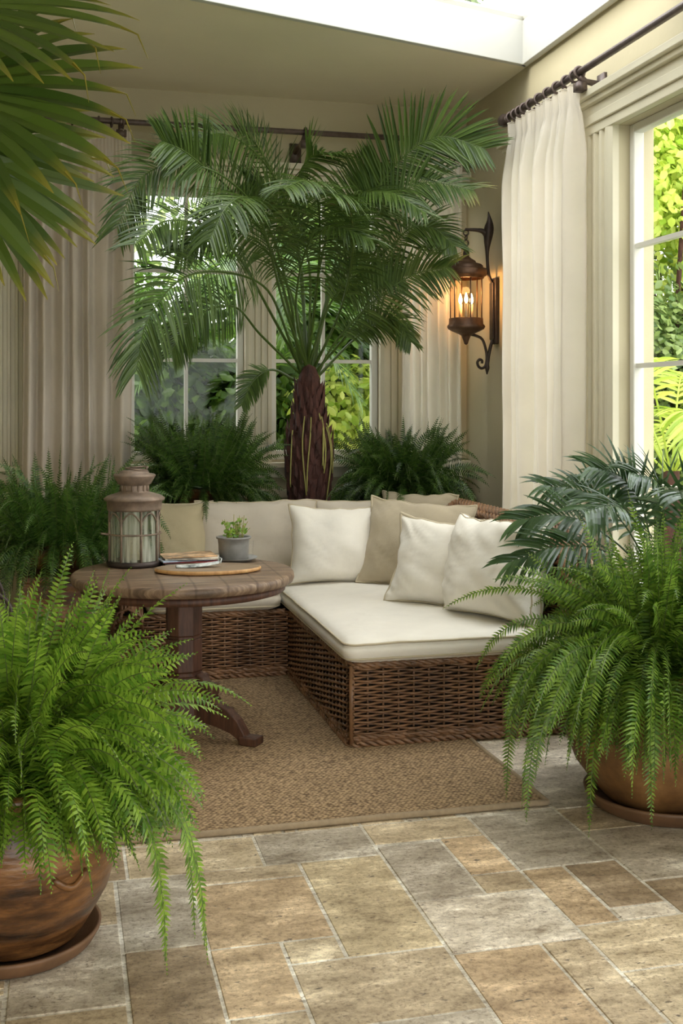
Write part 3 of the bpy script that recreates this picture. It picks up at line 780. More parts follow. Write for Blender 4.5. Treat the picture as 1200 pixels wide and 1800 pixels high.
b = MB(); b.lathe([(.062, T0 + .345), (.062, T0 + .378)], (LX, LY, 0), 32)
for k in range(14):
    a = k * PI / 7; b.tube([(LX + .064 * math.cos(a), LY + .064 * math.sin(a), T0 + .345), (LX + .064 * math.cos(a), LY + .064 * math.sin(a), T0 + .376)], .004, 4)
b.build('neck', M['tin'], parent=ln_)
b = MB(); b.lathe([(.06, T0 + .372), (.075, T0 + .378), (.088, T0 + .40), (.095, T0 + .412), (.098, T0 + .418), (.094, T0 + .424), (.07, T0 + .428), (.066, T0 + .436), (.055, T0 + .442), (0, T0 + .444)], (LX, LY, 0), 40); b.build('cap', M['tin'], parent=ln_)
b = MB(); b.ring((LX + .01, LY, T0 + .447), .05, .0045, 30, axis=(.12, 0, 1)); b.ring((LX + .005, LY, T0 + .455), .045, .0035, 30, axis=(-.1, .1, 1)); b.tube([(LX + .05, LY - .02, T0 + .44), (LX + .058, LY - .025, T0 + .462)], .006, 6); b.build('handle', M['tin'], parent=ln_)
b = MB(); b.lathe([(0, T0 + .026), (.04, T0 + .026), (.042, T0 + .03), (.042, T0 + .135), (.036, T0 + .142), (0, T0 + .138)], (LX, LY, 0), 24); b.tube([(LX, LY, T0 + .136), (LX + .002, LY, T0 + .152)], .0015, 5)
tag(b.build('candle', M['candle']), 'thick pale candle standing inside the tin and glass lantern', 'candle')

# serving board
BX, BYY = .635, 5.03
b = MB()
def bo(q, z=0): return 0
prof = [(0, .001), (.225, .001), (.235, .004), (.238, .012), (.234, .019), (.226, .0205), (0, .0205)]
vs = []; n = 56
for (r, z) in prof:
    for j in range(n):
        q = 2 * PI * j / n; e = 1 + .02 * math.sin(3 * q)
        vs.append(V((BX + r * math.cos(q) * e, BYY + r * .58 * math.sin(q) * e + .05 * math.cos(q) * -r, T0 + z)))
for i in range(len(prof) - 1):
    b.m = 0 if i >= 4 else 1
    b.add([], []); b.f += [(i * n + j, i * n + (j + 1) % n, (i + 1) * n + (j + 1) % n, (i + 1) * n + j) for j in range(n)]; b.mi += [b.m] * n
b.v = vs
tag(b.build('serving_board', [M['board'], M['board_edge']]), 'oval wooden serving board with a light rim near the table front', 'board')
# folded leaflet lying on the board
b = MB(); zz = T0 + .022
def leafl(u, v):
    x = -.115 + .20 * u; wd = .030 * math.sin(PI * min(1, .12 + u * .8)) ** .6
    y = (v - .5) * 2 * wd; z = .004 + .016 * u * u + .010 * math.sin(PI * v) + (.0 if u < .9 else .0)
    return V((BX - .03 + x + .0 * v, BYY - .005 + y + .35 * x * -.2, zz + z - .003))
b.grid(22, 9, leafl)
b.tube([(BX + .05, BYY - .03, zz + .018), (BX + .058, BYY - .008, zz + .034), (BX + .052, BYY + .018, zz + .036), (BX + .046, BYY + .012, zz + .02)], .0035, 6)
fm = noisy(mat('printed_grey_foil', (.4, .42, .42), .3), [(.35, (.08, .09, .08)), (.5, (.42, .45, .44)), (.7, (.68, .72, .70))], 30, 4, bump=.2)
fo = b.build('folded_leaflet', fm); sm_ = fo.modifiers.new('thick', 'SOLIDIFY'); sm_.thickness = .002
tag(fo, 'grey patterned folded paper lying on the serving board', 'paper')
# magazines behind the board
mcols = [(.22, .21, .19), (.42, .06, .07), (.38, .46, .58), (.55, .50, .42), (.50, .30, .14)]
zz = T0
for k, (c_, ang, dx, dy) in enumerate(zip(mcols, (6, -4, 11, -7, 4), (0, .01, -.02, .02, .0), (0, .005, .0, -.01, .01))):
    th = (.010, .007, .006, .006, .005)[k]
    wv_ = (0, .002, .004, .004, .005)[k]
    b = MB(); ca_, sa_ = math.cos(math.radians(ang)), math.sin(math.radians(ang))
    def mp_(u, v, z):
        x = (u - .5) * .25; y = (v - .5) * .17
        return V((.575 + dx + x * ca_ - y * sa_, 5.315 + dy + x * sa_ + y * ca_, zz + z + 0 * wv_))
    n = 14
    b.grid(n, 6, lambda u, v: mp_(u, v, th + wv_ * .35 * math.sin(u * 5 + k)))
    b.grid(n, 6, lambda u, v: mp_(u, v, .0004 + wv_ * 0))
    for e in ((0, 1, 0, 0), (0, 1, 1, 1)):
        b.grid(n, 2, lambda u, v: mp_(u, e[2], .0004 + (th + wv_ * .35 * math.sin(u * 5 + k) - .0004) * v))
    for uu in (0, 1):
        b.grid(2, 6, lambda u, v: mp_(uu, v, .0004 + (th + wv_ * .35 * math.sin(uu * 5 + k) - .0004) * u))
    mm_ = noisy(mat('magazine_cover', c_, .3), [(.4, tuple(x * .5 for x in c_)), (.5, c_), (.62, tuple(min(1, x * 1.5 + .08) for x in c_))], 14, 3)
    o = b.build('magazine', mm_)
    tag(o, ['dark grey magazine at the bottom of the stack on the table', 'red covered magazine in the stack on the table', 'pale blue magazine in the stack on the table', 'cream magazine in the stack on the table', 'orange brown magazine, topmost of the stack on the table'][k], 'magazine', 'stack of magazines on the table')
    zz += th + wv_ * .36 + .0006
# saucer and potted seedling
PX, PY = .795, 5.335
b = MB(); b.lathe([(0, T0), (.06, T0), (.085, T0 + .004), (.112, T0 + .016), (.114, T0 + .02), (.108, T0 + .019), (.08, T0 + .010), (0, T0 + .009)], (PX, PY, 0), 40)
tag(b.build('saucer', M['zinc']), 'round grey saucer under the small seedling pot', 'saucer')
pz = T0 + .0105
pt_ = thing('potted_seedling', (PX, PY, pz), 'small grey zinc pot of green seedlings on the table', 'plant')
b = MB(); b.lathe([(0, pz), (.066, pz), (.07, pz + .004), (.073, pz + .07), (.076, pz + .096), (.083, pz + .098), (.084, pz + .106), (.079, pz + .108), (.072, pz + .1), (.070, pz + .085), (0, pz + .085)], (PX, PY, 0), 40, lambda q, z: .008 * math.sin(q * 5)); b.build('pot', M['zinc'], parent=pt_)
b = MB(); b.lathe([(0, pz + .094), (.05, pz + .093), (.071, pz + .087)], (PX, PY, 0), 24); b.build('soil', M['soil'], parent=pt_)
st_, lf = MB(), MB(); rs = random.Random(5)
def leaf_disc(b, p, nrm, r):
    nrm = V(nrm).normalized(); a = nrm.orthogonal().normalized(); c = nrm.cross(a); p = V(p)
    n = 8; b.add([p + nrm * .002] + [p + a * math.cos(2 * PI * i / n) * r + c * math.sin(2 * PI * i / n) * r * .8 for i in range(n)], [(0, 1 + i, 1 + (i + 1) % n) for i in range(n)])
for k in range(26):
    a = rs.uniform(0, 2 * PI); r = rs.uniform(.0, .055); h = rs.uniform(.04, .12)
    p0 = V((PX + r * math.cos(a), PY + r * math.sin(a), pz + .09)); out = V((math.cos(a), math.sin(a), 0)) * rs.uniform(.0, .05)
    pts = smoothpath([p0, p0 + V((0, 0, h * .5)) + out * .3, p0 + V((0, 0, h)) + out], 6)
    st_.tube(pts, .0016, 4)
    for q in range(rs.randint(3, 6)):
        t = rs.uniform(.35, 1); i = min(5, int(t * 5)); leaf_disc(lf, pts[i] + V((rs.uniform(-.012, .012), rs.uniform(-.012, .012), rs.uniform(0, .01))), (rs.uniform(-.8, .8), rs.uniform(-1.2, .2), 1), rs.uniform(.006, .012))
st_.build('stems', M['root'], parent=pt_); lf.build('leaves', M['fern'], parent=pt_)
# clear tumbler beside the pot
b = MB(); gx, gy = .87, 5.42
b.lathe([(0, T0 + .006), (.026, T0 + .006), (.029, T0 + .012), (.034, T0 + .085), (.036, T0 + .085), (.031, T0), (0, T0)], (gx, gy, 0), 28)
tag(b.build('drinking_glass', M['glass']), 'small clear glass standing behind the seedling pot', 'glass')

# ------------------------------------------------------------------ curtain rods
def rod(label, p, q, brackets, wallv, finials):
    p, q = V(p), V(q); r0 = thing('curtain_rod', p, label, 'curtain rod', 'curtain rods')
    b = MB(); b.tube([p, q], .019, 12)
    d = (q - p).normalized()
    b.build('pole', M['rod'], parent=r0)
    for t in brackets:
        c = p + d * t; b = MB(); wv_ = V(wallv)
        b.ring(c, .027, .010, 16, axis=d); b.tube([c + V((0, 0, -.02)), c + V((0, 0, -.045)) + wv_ * .25, c + wv_ + V((0, 0, -.06))], [.02, .016, .02], 8)
        a = d.cross(wv_.normalized()); e = wv_.normalized() * .018
        cc = c + wv_ - e; b.prism([cc + d * .04 + V((0, 0, -.14)), cc - d * .04 + V((0, 0, -.14)), cc - d * .04 + V((0, 0, .0)), cc + d * .04 + V((0, 0, .0))], e)
        cc = c + V((0, 0, -.055)); b.prism([cc + d * .032 - wv_.normalized() * .02 + V((0, 0, -.045)), cc - d * .032 - wv_.normalized() * .02 + V((0, 0, -.045)), cc - d * .032 - wv_.normalized() * .02, cc + d * .032 - wv_.normalized() * .02], wv_.normalized() * .05)
        b.build('bracket', M['rod'], parent=r0)
    for (c, s_) in finials:
        c = V(c); b = MB(); dd = d * s_
        pts = [c + dd * x for x in (0, .012, .02, .035, .05, .07, .09, .105, .115)]
        b.tube(pts, [.02, .028, .022, .034, .04, .041, .035, .022, .005], 14)
        b.build('finial', M['rod'], parent=r0)
    return r0
rod('dark metal curtain rod across the back wall above the palm', (-1.5, 7.22, 3.29), (2.68, 7.22, 3.29), (.35, 1.86, 3.05), (0, .34, 0), [((2.68, 7.22, 3.29), 1)])
rod('dark metal curtain rod along the right wall above the tall window', (2.66, 6.45, 3.262), (2.66, -.8, 3.262), (.98, 3.2, 5.6), (.14, 0, 0), [((2.66, 6.45, 3.262), -1)])
for k, x in enumerate((-.12, -.02, .06, .14, .22, .30, .37, -.2)):
    b = MB(); b.ring((x, 7.22, 3.283), .030, .006, 18, axis=(1, .15, 0)); tag(b.build('curtain_ring', M['rod']), 'dark curtain ring on the back rod over the left curtain', 'curtain ring', 'rings of the left back curtain')
for k, y in enumerate((6.40, 6.33, 6.26, 6.19, 6.10, 5.98, 5.86, 5.74, 5.62, 5.52)):
    b = MB(); b.ring((2.66, y, 3.255), .031, .0075, 18, axis=(.1, 1, 0)); tag(b.build('curtain_ring', M['rod']), 'dark curtain ring on the right-hand rod over the pale curtain', 'curtain ring', 'rings of the right window curtain')
for x in (2.30, 2.38, 2.46, 2.54, 2.61):
    b = MB(); b.ring((x, 7.22, 3.283), .030, .006, 18, axis=(1, .15, 0)); tag(b.build('curtain_ring', M['rod']), 'dark curtain ring on the back rod over the corner curtain', 'curtain ring', 'rings of the corner curtain')

# ------------------------------------------------------------------ curtains
def curtain(label, p0, p1, zt, zb, folds, amp, seed, m, lean=0, tilt=0, flare=.0):
    p0, p1 = V(p0), V(p1); d = (p1 - p0); W_ = d.length; d.normalize(); nrm = V((d.y, -d.x, 0))
    rs = random.Random(seed)
    ph = [0]
    for i in range(folds * 2): ph.append(ph[-1] + rs.uniform(.6, 1.4))
    ph = [x / ph[-1] for x in ph]
    ams = [rs.uniform(.55, 1.25) for _ in ph]
    nu, nv = folds * 14, 60
    def fn(u, v):
        z = zt + (zb - zt) * v
        # pleat phase
        k = 0
        while k < len(ph) - 2 and ph[k + 1] < u: k += 1
        t = (u - ph[k]) / (ph[k + 1] - ph[k]); s_ = -math.cos(PI * t) if k % 2 == 0 else math.cos(PI * t)
        am = ams[k] * (1 - t) + ams[k + 1] * t
        below = min(1, max(0, (v * (zt - zb) - .10) / .25))
        a = amp * am * (.30 + .7 * below)
        fine = .011 * math.sin(u * folds * 27 + seed) * (1 - below)
        wob = .02 * noise.noise(V((u * 5, v * 2.2, seed))) * below + .012 * noise.noise(V((u * 14, v * 5, seed + 4))) * below
        cinch = -.008 * math.exp(-((v * (zt - zb) - .11) / .02) ** 2)
        x = u * W_ + .03 * noise.noise(V((u * 3, v * 1.6, seed + 9))) * below + tilt * v * (1 - u) + flare * v * (u - .5)
        if v == 0: z += .006 * math.sin(u * folds * 20)
        return p0 + d * x + nrm * (s_ * a + fine + wob + cinch * s_) + V((0, 0, z - p0.z))
    b = MB(); b.grid(nu, nv, fn)
    c = b.build('curtain', m)
    tag(c, label, 'curtain', 'linen curtains')
    b = MB()
    for u in (0.0, 1.0):
        b.tube([fn(u, j / 59) for j in range(60)], .004, 5)
    b.tube([fn(i / (nu - 1), 0) for i in range(nu)], .004, 5)
    b.build('hem', m, parent=c)
    return c
curtain('linen curtain in a shade-darkened tone hanging from the back rod at far left', (-.24, 7.22, 3.24), (.42, 7.22, 3.24), 3.235, .04, 7, .046, 3, M['curtain_dim'])
curtain('cream curtain in the back corner behind the wall lantern', (2.22, 7.22, 3.24), (2.64, 7.22, 3.24), 3.235, .04, 6, .038, 8, M['curtain'])
curtain('tall pale linen curtain at the right-hand window', (2.655, 6.44, 3.22), (2.655, 5.50, 3.22), 3.215, .03, 9, .062, 12, M['curtain'], flare=-.05)

# ------------------------------------------------------------------ wall lantern
WLX, WLY = 2.585, 6.99
wl = thing('wall_lantern', (2.8, WLY, 1.98), 'lit copper and glass wall lantern on a scrolled iron bracket', 'lamp')
b = MB(); b.box(2.772, 2.799, WLY - .05, WLY + .05, 1.90, 2.34); b.box(2.76, 2.774, WLY - .032, WLY + .032, 1.93, 2.31); b.build('back_plate', M['iron'], parent=wl, smooth=False, bevel=.006)
b = MB()
# upright arm and horn
b.tube(smoothpath([(2.775, WLY, 2.30), (2.745, WLY, 2.36), (2.735, WLY, 2.46), (2.735, WLY, 2.56), (2.745, WLY, 2.66), (2.75, WLY, 2.72), (2.742, WLY, 2.78)], 20), [.011] * 8 + [.013, .017, .024, .030, .034, .034, .030, .024, .018, .012, .007, .003], 10)
b.tube(smoothpath([(2.745, WLY, 2.60), (2.71, WLY, 2.645), (2.66, WLY, 2.655), (WLX - .005, WLY, 2.655)], 12), [.020, .022, .022, .021, .019, .017, .015, .013, .012, .011, .010, .010], 8)
b.build('upper_arm', M['iron'], parent=wl)
b = MB()
for k in range(4): b.ring((WLX, WLY, 2.635 - .034 * k), .018, .0045, 14, axis=(1, 0, 0) if k % 2 else (0, 1, 0))
b.tube([(WLX, WLY, 2.53), (WLX, WLY, 2.50), (WLX, WLY, 2.47)], [.012, .022, .02], 10)
b.build('hanging_loop', M['iron'], parent=wl)
b = MB(); cz = 0
b.lathe([(0, 2.49), (.018, 2.485), (.028, 2.47), (.05, 2.455), (.062, 2.448), (.066, 2.436), (.10, 2.425), (.112, 2.415), (.115, 2.40), (.118, 2.395)], (WLX, WLY, 0), 40)
b.build('dome', M['copper'], parent=wl)
b = MB(); b.lathe([(.118, 2.398), (.135, 2.395), (.138, 2.385), (.138, 2.355), (.131, 2.348), (.122, 2.345), (.115, 2.33), (.105, 2.33)], (WLX, WLY, 0), 40); b.build('top_band', M['copper'], parent=wl)
b = MB(); b.lathe([(.100, 2.335), (.100, 2.055)], (WLX, WLY, 0), 40); b.build('glass', glass_mat('amber_lantern_glass', (.98, .90, .78)), parent=wl)
b = MB()
for k in range(6):
    a = k * PI / 3 + .45; b.tube([(WLX + .106 * math.cos(a), WLY + .106 * math.sin(a), 2.05), (WLX + .106 * math.cos(a), WLY + .106 * math.sin(a), 2.34)], .0045, 6)
b.build('cage_bars', M['copper'], parent=wl)
b = MB(); b.lathe([(.098, 2.07), (.112, 2.068), (.114, 2.03), (.122, 2.024), (.126, 2.012), (.118, 1.998), (.095, 1.985), (.05, 1.965), (.032, 1.955), (.026, 1.94), (.018, 1.92), (.012, 1.90), (0, 1.893)], (WLX, WLY, 0), 40)
b.lathe([(0, 2.03), (.1, 2.03)], (WLX, WLY, 0), 24)
b.build('bottom_cup', M['copper'], parent=wl)
b = MB()
sc = [(WLX + .02, WLY, 1.965), (WLX + .07, WLY, 1.955), (2.70, WLY, 1.93), (2.725, WLY, 1.86), (2.73, WLY, 1.80), (2.72, WLY, 1.755), (2.695, WLY, 1.74), (2.672, WLY, 1.753), (2.665, WLY, 1.78), (2.68, WLY, 1.798), (2.697, WLY, 1.79), (2.697, WLY, 1.772)]
b.tube(smoothpath(sc, 50), .0095, 8)
b.tube(smoothpath([(2.78, WLY, 1.93), (2.762, WLY, 1.90), (2.745, WLY, 1.83), (2.735, WLY, 1.76), (2.732, WLY, 1.70)], 20), [.012] * 14 + [.013, .016, .016, .012, .008, .004], 8)
b.build('lower_scroll', M['iron'], parent=wl)
em = bpy.data.materials.new('bulb_glow'); em.use_nodes = True; BS(em).inputs['Emission Color'].default_value = (1, .62, .25, 1); BS(em).inputs['Emission Strength'].default_value = 28
BS(em).inputs['Base Color'].default_value = (1, .8, .5, 1)
for k in range(3):
    a = k * 2 * PI / 3 - 1.9; cx_, cy_ = WLX + .042 * math.cos(a), WLY + .042 * math.sin(a)
    b = MB(); b.tube([(cx_, cy_, 2.03), (cx_, cy_, 2.165)], .012, 12); cs = b.build('candle_sleeve', M['candle'], parent=wl)
    b = MB(); b.tube([(cx_, cy_, 2.166), (cx_, cy_, 2.178), (cx_, cy_, 2.195), (cx_, cy_, 2.215), (cx_, cy_, 2.235)], [.005, .011, .0125, .008, .002], 12); b.build('bulb', em, parent=cs)
pl = bpy.data.lights.new('wall_lantern_light', 'POINT'); pl.energy = 5.0; pl.color = (1, .52, .2); pl.shadow_soft_size = .03
po = bpy.data.objects.new('wall_lantern_light', pl); COL.objects.link(po); po.location = (WLX, WLY, 2.27)

# ------------------------------------------------------------------ plant builders
def pot_jar(root, cx, cy, prof, m, saucer, sm_m, rim_z, rs_):
    b = MB(); b.lathe(prof, (cx, cy, 0), 64, lambda q, z: .006 * math.sin(q * 2 + z * 9) + .003 * math.sin(q * 5 + z * 30))
    b.build('pot', m, parent=root)
    if saucer:
        r, h = saucer
        b = MB(); b.lathe([(0, .001), (r * .86, .001), (r * .92, .01), (r, h * .8), (r * 1.01, h), (r * .97, h * 1.02), (r * .9, h * .5), (0, .018)], (cx, cy, 0), 56, lambda q, z: .004 * math.sin(q * 3))
        b.build('saucer', sm_m, parent=root)
    b = MB(); b.lathe([(0, rim_z - .02), (rs_ * .7, rim_z - .025), (rs_, rim_z - .04)], (cx, cy, 0), 24); b.build('soil', M['soil'], parent=root)

def frond(b, sb_, p0, d0, Ln, droop, pw, rng, twist=0, zmin=.02, spacing=.0115, curl=.0, lift=None, avoid=None, pinw=.0062):
    """boston fern frond: rachis tube in sb_, pinnae in b"""
    n = int(Ln / spacing); p = V(p0); d = V(d0).normalized(); pts = [p.copy()]; dirs = [d.copy()]
    side0 = d.cross(V((0, 0, 1))); side0 = side0.normalized() if side0.length > .05 else V((1, 0, 0))
    bend = V((rng.uniform(-.35, .35), rng.uniform(-.35, .35), 0)) * .012
    for i in range(n):
        t = i / n
        d = (d + V((0, 0, -1)) * droop * spacing * (1 + .6 * t) + bend * .4).normalized()
        q = p + d * spacing
        if avoid:
            for (cx, cy, r, zt) in avoid:
                if q.z < zt:
                    rx, ry = q.x - cx, q.y - cy; rr_ = math.hypot(rx, ry)
                    if rr_ < r: q.x = cx + rx / rr_ * r; q.y = cy + ry / rr_ * r
        q.x = min(q.x, 2.70); q.y = min(q.y, 7.46)
        if q.z < zmin: break
        p = q; pts.append(p.copy()); dirs.append(d.copy())
    m_ = len(pts)
    if m_ < 8: return
    sb_.tube(pts[::3] if m_ % 3 else pts[::3], [.0016] * len(pts[::3]), 3, cap=False)
    up_prev = None
    for i in range(int(m_ * .06) + 1, m_):
        t = i / (m_ - 1); d = dirs[i]
        s_ = side0 - d * side0.dot(d)
        if s_.length < .05: continue
        s_.normalize(); nn_ = s_.cross(d)
        if twist: 
            R = Matrix.Rotation(twist * (.4 + t), 3, d); s_ = R @ s_; nn_ = R @ nn_
        prof = min(1, .6 + t * 3) * (1 - t ** 3.2) ** .8 * pw
        if prof < .004: prof = .004
        for sg_ in (-1, 1):
            ln_ = prof * rng.uniform(.85, 1.1)
            dr = s_ * sg_ * .93 + d * (.14 + .22 * t) + nn_ * (rng.uniform(-.25, .15)) + V((0, 0, -.12))
            dr.normalize()
            wv_ = d * pinw * (.8 + .4 * rng.random()) * min(1, .4 + prof / pw)
            p = pts[i] + d * (.3 * spacing * sg_)
            tipd = V((0, 0, -.10)) * ln_ + d * ln_ * .12
            m1 = p + dr * ln_ * .45 + nn_ * .002; tp = p + dr * ln_ + tipd
            o = len(b.v)
            b.v += [p - wv_ * .55, p + wv_ * .55, m1 + wv_ * .62 + nn_ * .001, m1 - wv_ * .5, tp]
            b.f += [(o, o + 1, o + 2, o + 3), (o + 3, o + 2, o + 4)]; b.mi += [0, 0]

def fern(name, label, cx, cy, rim, R, count, m, seed, Lr=(.45, .75), droop=(2.2, 4.0), pw=.04, elev=(5, 80), group='potted ferns', sector=None, avoid=None, builder=None, spacing=.0115, extra=None, pinw=.0062, loc0=0, up=0, upL=(.5, .7), upd=(.8, 2.6), zr=(.03, .04), batches=()):
    root = thing(name, (cx, cy, loc0), label, 'fern', group)
    if builder: builder(root)
    rng = random.Random(seed); b, sb_ = MB(), MB()
    for k in range(count):
        a = rng.uniform(0, 2 * PI) if not sector else math.radians(rng.uniform(*sector))
        e = math.radians(rng.uniform(*elev) if rng.random() < .75 else rng.uniform(elev[0], (elev[0] + elev[1]) * .5))
        r0 = R * rng.uniform(.1, .75) * (1.2 - e / 2)
        p0 = (cx + r0 * math.cos(a), cy + r0 * math.sin(a), rim - .01 + rng.uniform(0, .05))
        d0 = (math.cos(a) * math.cos(e), math.sin(a) * math.cos(e), math.sin(e))
        frond(b, sb_, p0, d0, rng.uniform(*Lr), rng.uniform(*droop), pw * rng.uniform(.8, 1.15), rng, twist=rng.uniform(-1.5, 1.5), avoid=avoid, spacing=spacing, pinw=pinw, zmin=rng.uniform(*zr))
    for (cnt, a0_, a1_, e0_, e1_, l0_, l1_, d0_, d1_, z0_, z1_) in batches:
        for k in range(cnt):
            a = math.radians(rng.uniform(a0_, a1_)); e = math.radians(rng.uniform(e0_, e1_)); r0 = R * rng.uniform(.1, .9)
            frond(b, sb_, (cx + r0 * math.cos(a), cy + r0 * math.sin(a), rim), (math.cos(a) * math.cos(e), math.sin(a) * math.cos(e), math.sin(e)),
                  rng.uniform(l0_, l1_), rng.uniform(d0_, d1_), pw * rng.uniform(.9, 1.2), rng, twist=rng.uniform(-1.5, 1.5), avoid=avoid, spacing=spacing, pinw=pinw, zmin=rng.uniform(z0_, z1_))
    for k in range(up):
        a = rng.uniform(0, 2 * PI); e = math.radians(rng.uniform(52, 88)); r0 = R * rng.uniform(0, .7)
        frond(b, sb_, (cx + r0 * math.cos(a), cy + r0 * math.sin(a), rim - .01), (math.cos(a) * math.cos(e), math.sin(a) * math.cos(e), math.sin(e)),
              rng.uniform(*upL), rng.uniform(*upd), pw * rng.uniform(.85, 1.2), rng, twist=rng.uniform(-1.5, 1.5), avoid=avoid, spacing=spacing, pinw=pinw)
    for ex in (extra or []):
        frond(b, sb_, ex[0], ex[1], ex[2], ex[3], ex[4] if len(ex) > 4 else pw, rng, twist=rng.uniform(-1.1, 1.1), avoid=avoid, spacing=spacing, pinw=pinw)
    b.build('foliage', m, parent=root, smooth=False)
    sb_.build('stalks', M['stem'], parent=root, smooth=False)
    return root

def pfrond(root, pts, m, ll, w0, nrm, seed, npair=46, droop=.25, start=.22, rr_=.006, name='frond', fwd=.55, tipped=False, n_=40, vee=.25, taper=.55):
    """pinnate palm frond along pts with long narrow leaflets"""
    rng = random.Random(seed); path = smoothpath(pts, n_)
    b = MB(); tips = []
    b.tube(path, [rr_ * (1 - .75 * i / (n_ - 1)) for i in range(n_)], 6); tips += [0] * len(b.v)
    nrm = V(nrm).normalized()
    for i in range(npair):
        t = start + (1 - start) * i / (npair - 1); x = t * (n_ - 1); k = min(n_ - 2, int(x)); p = path[k].lerp(path[k + 1], x - k)
        d = (path[min(k + 2, n_ - 1)] - path[max(k - 1, 0)]).normalized()
        s_ = d.cross(nrm)
        if s_.length < .1: continue
        s_.normalize(); nn_ = s_.cross(d).normalized()
        tt = (t - start) / (1 - start)
        prof = min(1, .45 + tt * 2.2) * (1 - taper * tt ** 1.8)
        for sg_ in (-1, 1):
            ln_ = ll * prof * rng.uniform(.88, 1.1)
            dr = (s_ * sg_ + d * (fwd + .7 * tt + rng.uniform(-.1, .1)) + nn_ * (vee + rng.uniform(-.15, .15))).normalized()
            wd = w0 * rng.uniform(.8, 1.15)
            ax = dr.cross(nn_).normalized()
            q = p.copy(); o = len(b.v); segs = 5; dd = dr.copy()
            dg = droop * rng.uniform(.6, 1.5)
            for j in range(segs + 1):
                u = j / segs; ww = wd * (.5 if j == 0 else (1, 1, .9, .65, .05)[j - 1])
                b.v += [q - ax * ww + nn_ * ww * .35, q, q + ax * ww + nn_ * ww * .35]; tips += [u * .2 + tt * .75 if tipped else 0] * 3
                dd = (dd + V((0, 0, -1)) * dg * .35).normalized(); q = q + dd * (ln_ / segs)
            for j in range(segs):
                for c_ in (0, 1):
                    b.f.append((o + j * 3 + c_, o + j * 3 + c_ + 1, o + j * 3 + c_ + 4, o + j * 3 + c_ + 3)); b.mi.append(0)
    b.tip = tips
    return b.build(name, m, parent=root, smooth=False)

# ------------------------------------------------------------------ central date palm
pr_ = thing('potted_palm', (1.54, 7.06, 0), 'tall feathery palm with a dark shaggy trunk rising behind the sofa', 'palm')
b = MB(); b.lathe([(0, .0), (.13, .0), (.15, .02), (.17, .25), (.185, .44), (.195, .46), (.195, .49), (.17, .49), (.165, .45), (0, .44)], (1.54, 7.04, 0), 40); b.build('pot', M['terra2'], parent=pr_)
b = MB()
tr_prof = [(.095, .44), (.105, .7), (.12, .88), (.135, 1.02), (.142, 1.14), (.140, 1.24), (.128, 1.33), (.105, 1.40), (.092, 1.46), (.085, 1.52), (.078, 1.60), (.065, 1.68), (.04, 1.74), (0, 1.76)]
b.lathe([(r * (1.0), z) for r, z in tr_prof], (1.54, 7.06, 0), 48, lambda q, z: .10 * noise.noise(V((math.cos(q) * 3, math.sin(q) * 3, z * 6))) + .05 * math.sin(q * 9 + z * 25))
tk = b.build('trunk', M['bark'], parent=pr_)
# old leaf bases as shaggy overlapping boots
b = MB(); rs = random.Random(4)
def trr(z):
    for (r0, z0), (r1, z1) in zip(tr_prof, tr_prof[1:]):
        if z0 <= z <= z1: return r0 + (r1 - r0) * (z - z0) / (z1 - z0)
    return .1
for k in range(150):
    z = .75 + .85 * (k / 150); a = k * 2.399; r = trr(z)
    c = V((1.54 + r * math.cos(a), 7.06 + r * math.sin(a), z)); o_ = V((math.cos(a), math.sin(a), 0)); s_ = V((-o_.y, o_.x, 0))
    hgt = rs.uniform(.05, .11); wd = rs.uniform(.016, .03)
    b.add([c - s_ * wd - V((0, 0, .04)), c + s_ * wd - V((0, 0, .04)), c + s_ * wd * .7 + o_ * .012 + V((0, 0, hgt * .6)), c - s_ * wd * .7 + o_ * .012 + V((0, 0, hgt * .6)),
           c + o_ * .022 + V((0, 0, hgt)) , c + o_ * .02], [(0, 1, 5), (0, 5, 3), (1, 2, 5), (5, 2, 4), (3, 5, 4)])
b.build('leaf_bases', M['bark'], parent=tk, smooth=False)
b = MB()
for k in range(9):
    a = -PI / 2 + rs.uniform(-1.1, 1.1); z1 = rs.uniform(1.3, 1.5); ln_r = rs.uniform(.2, .5); pts = []
    for i in range(9):
        z = z1 - ln_r * i / 8; aa = a + .10 * math.sin(i * .35 + k); r = trr(z) * 1.12 + .006
        pts.append((1.54 + r * math.cos(aa), 7.06 + r * math.sin(aa), z))
    b.tube(pts, .0045, 5)
b.build('aerial_roots', M['root'], parent=pr_)
TC = (0, -.9, .45)
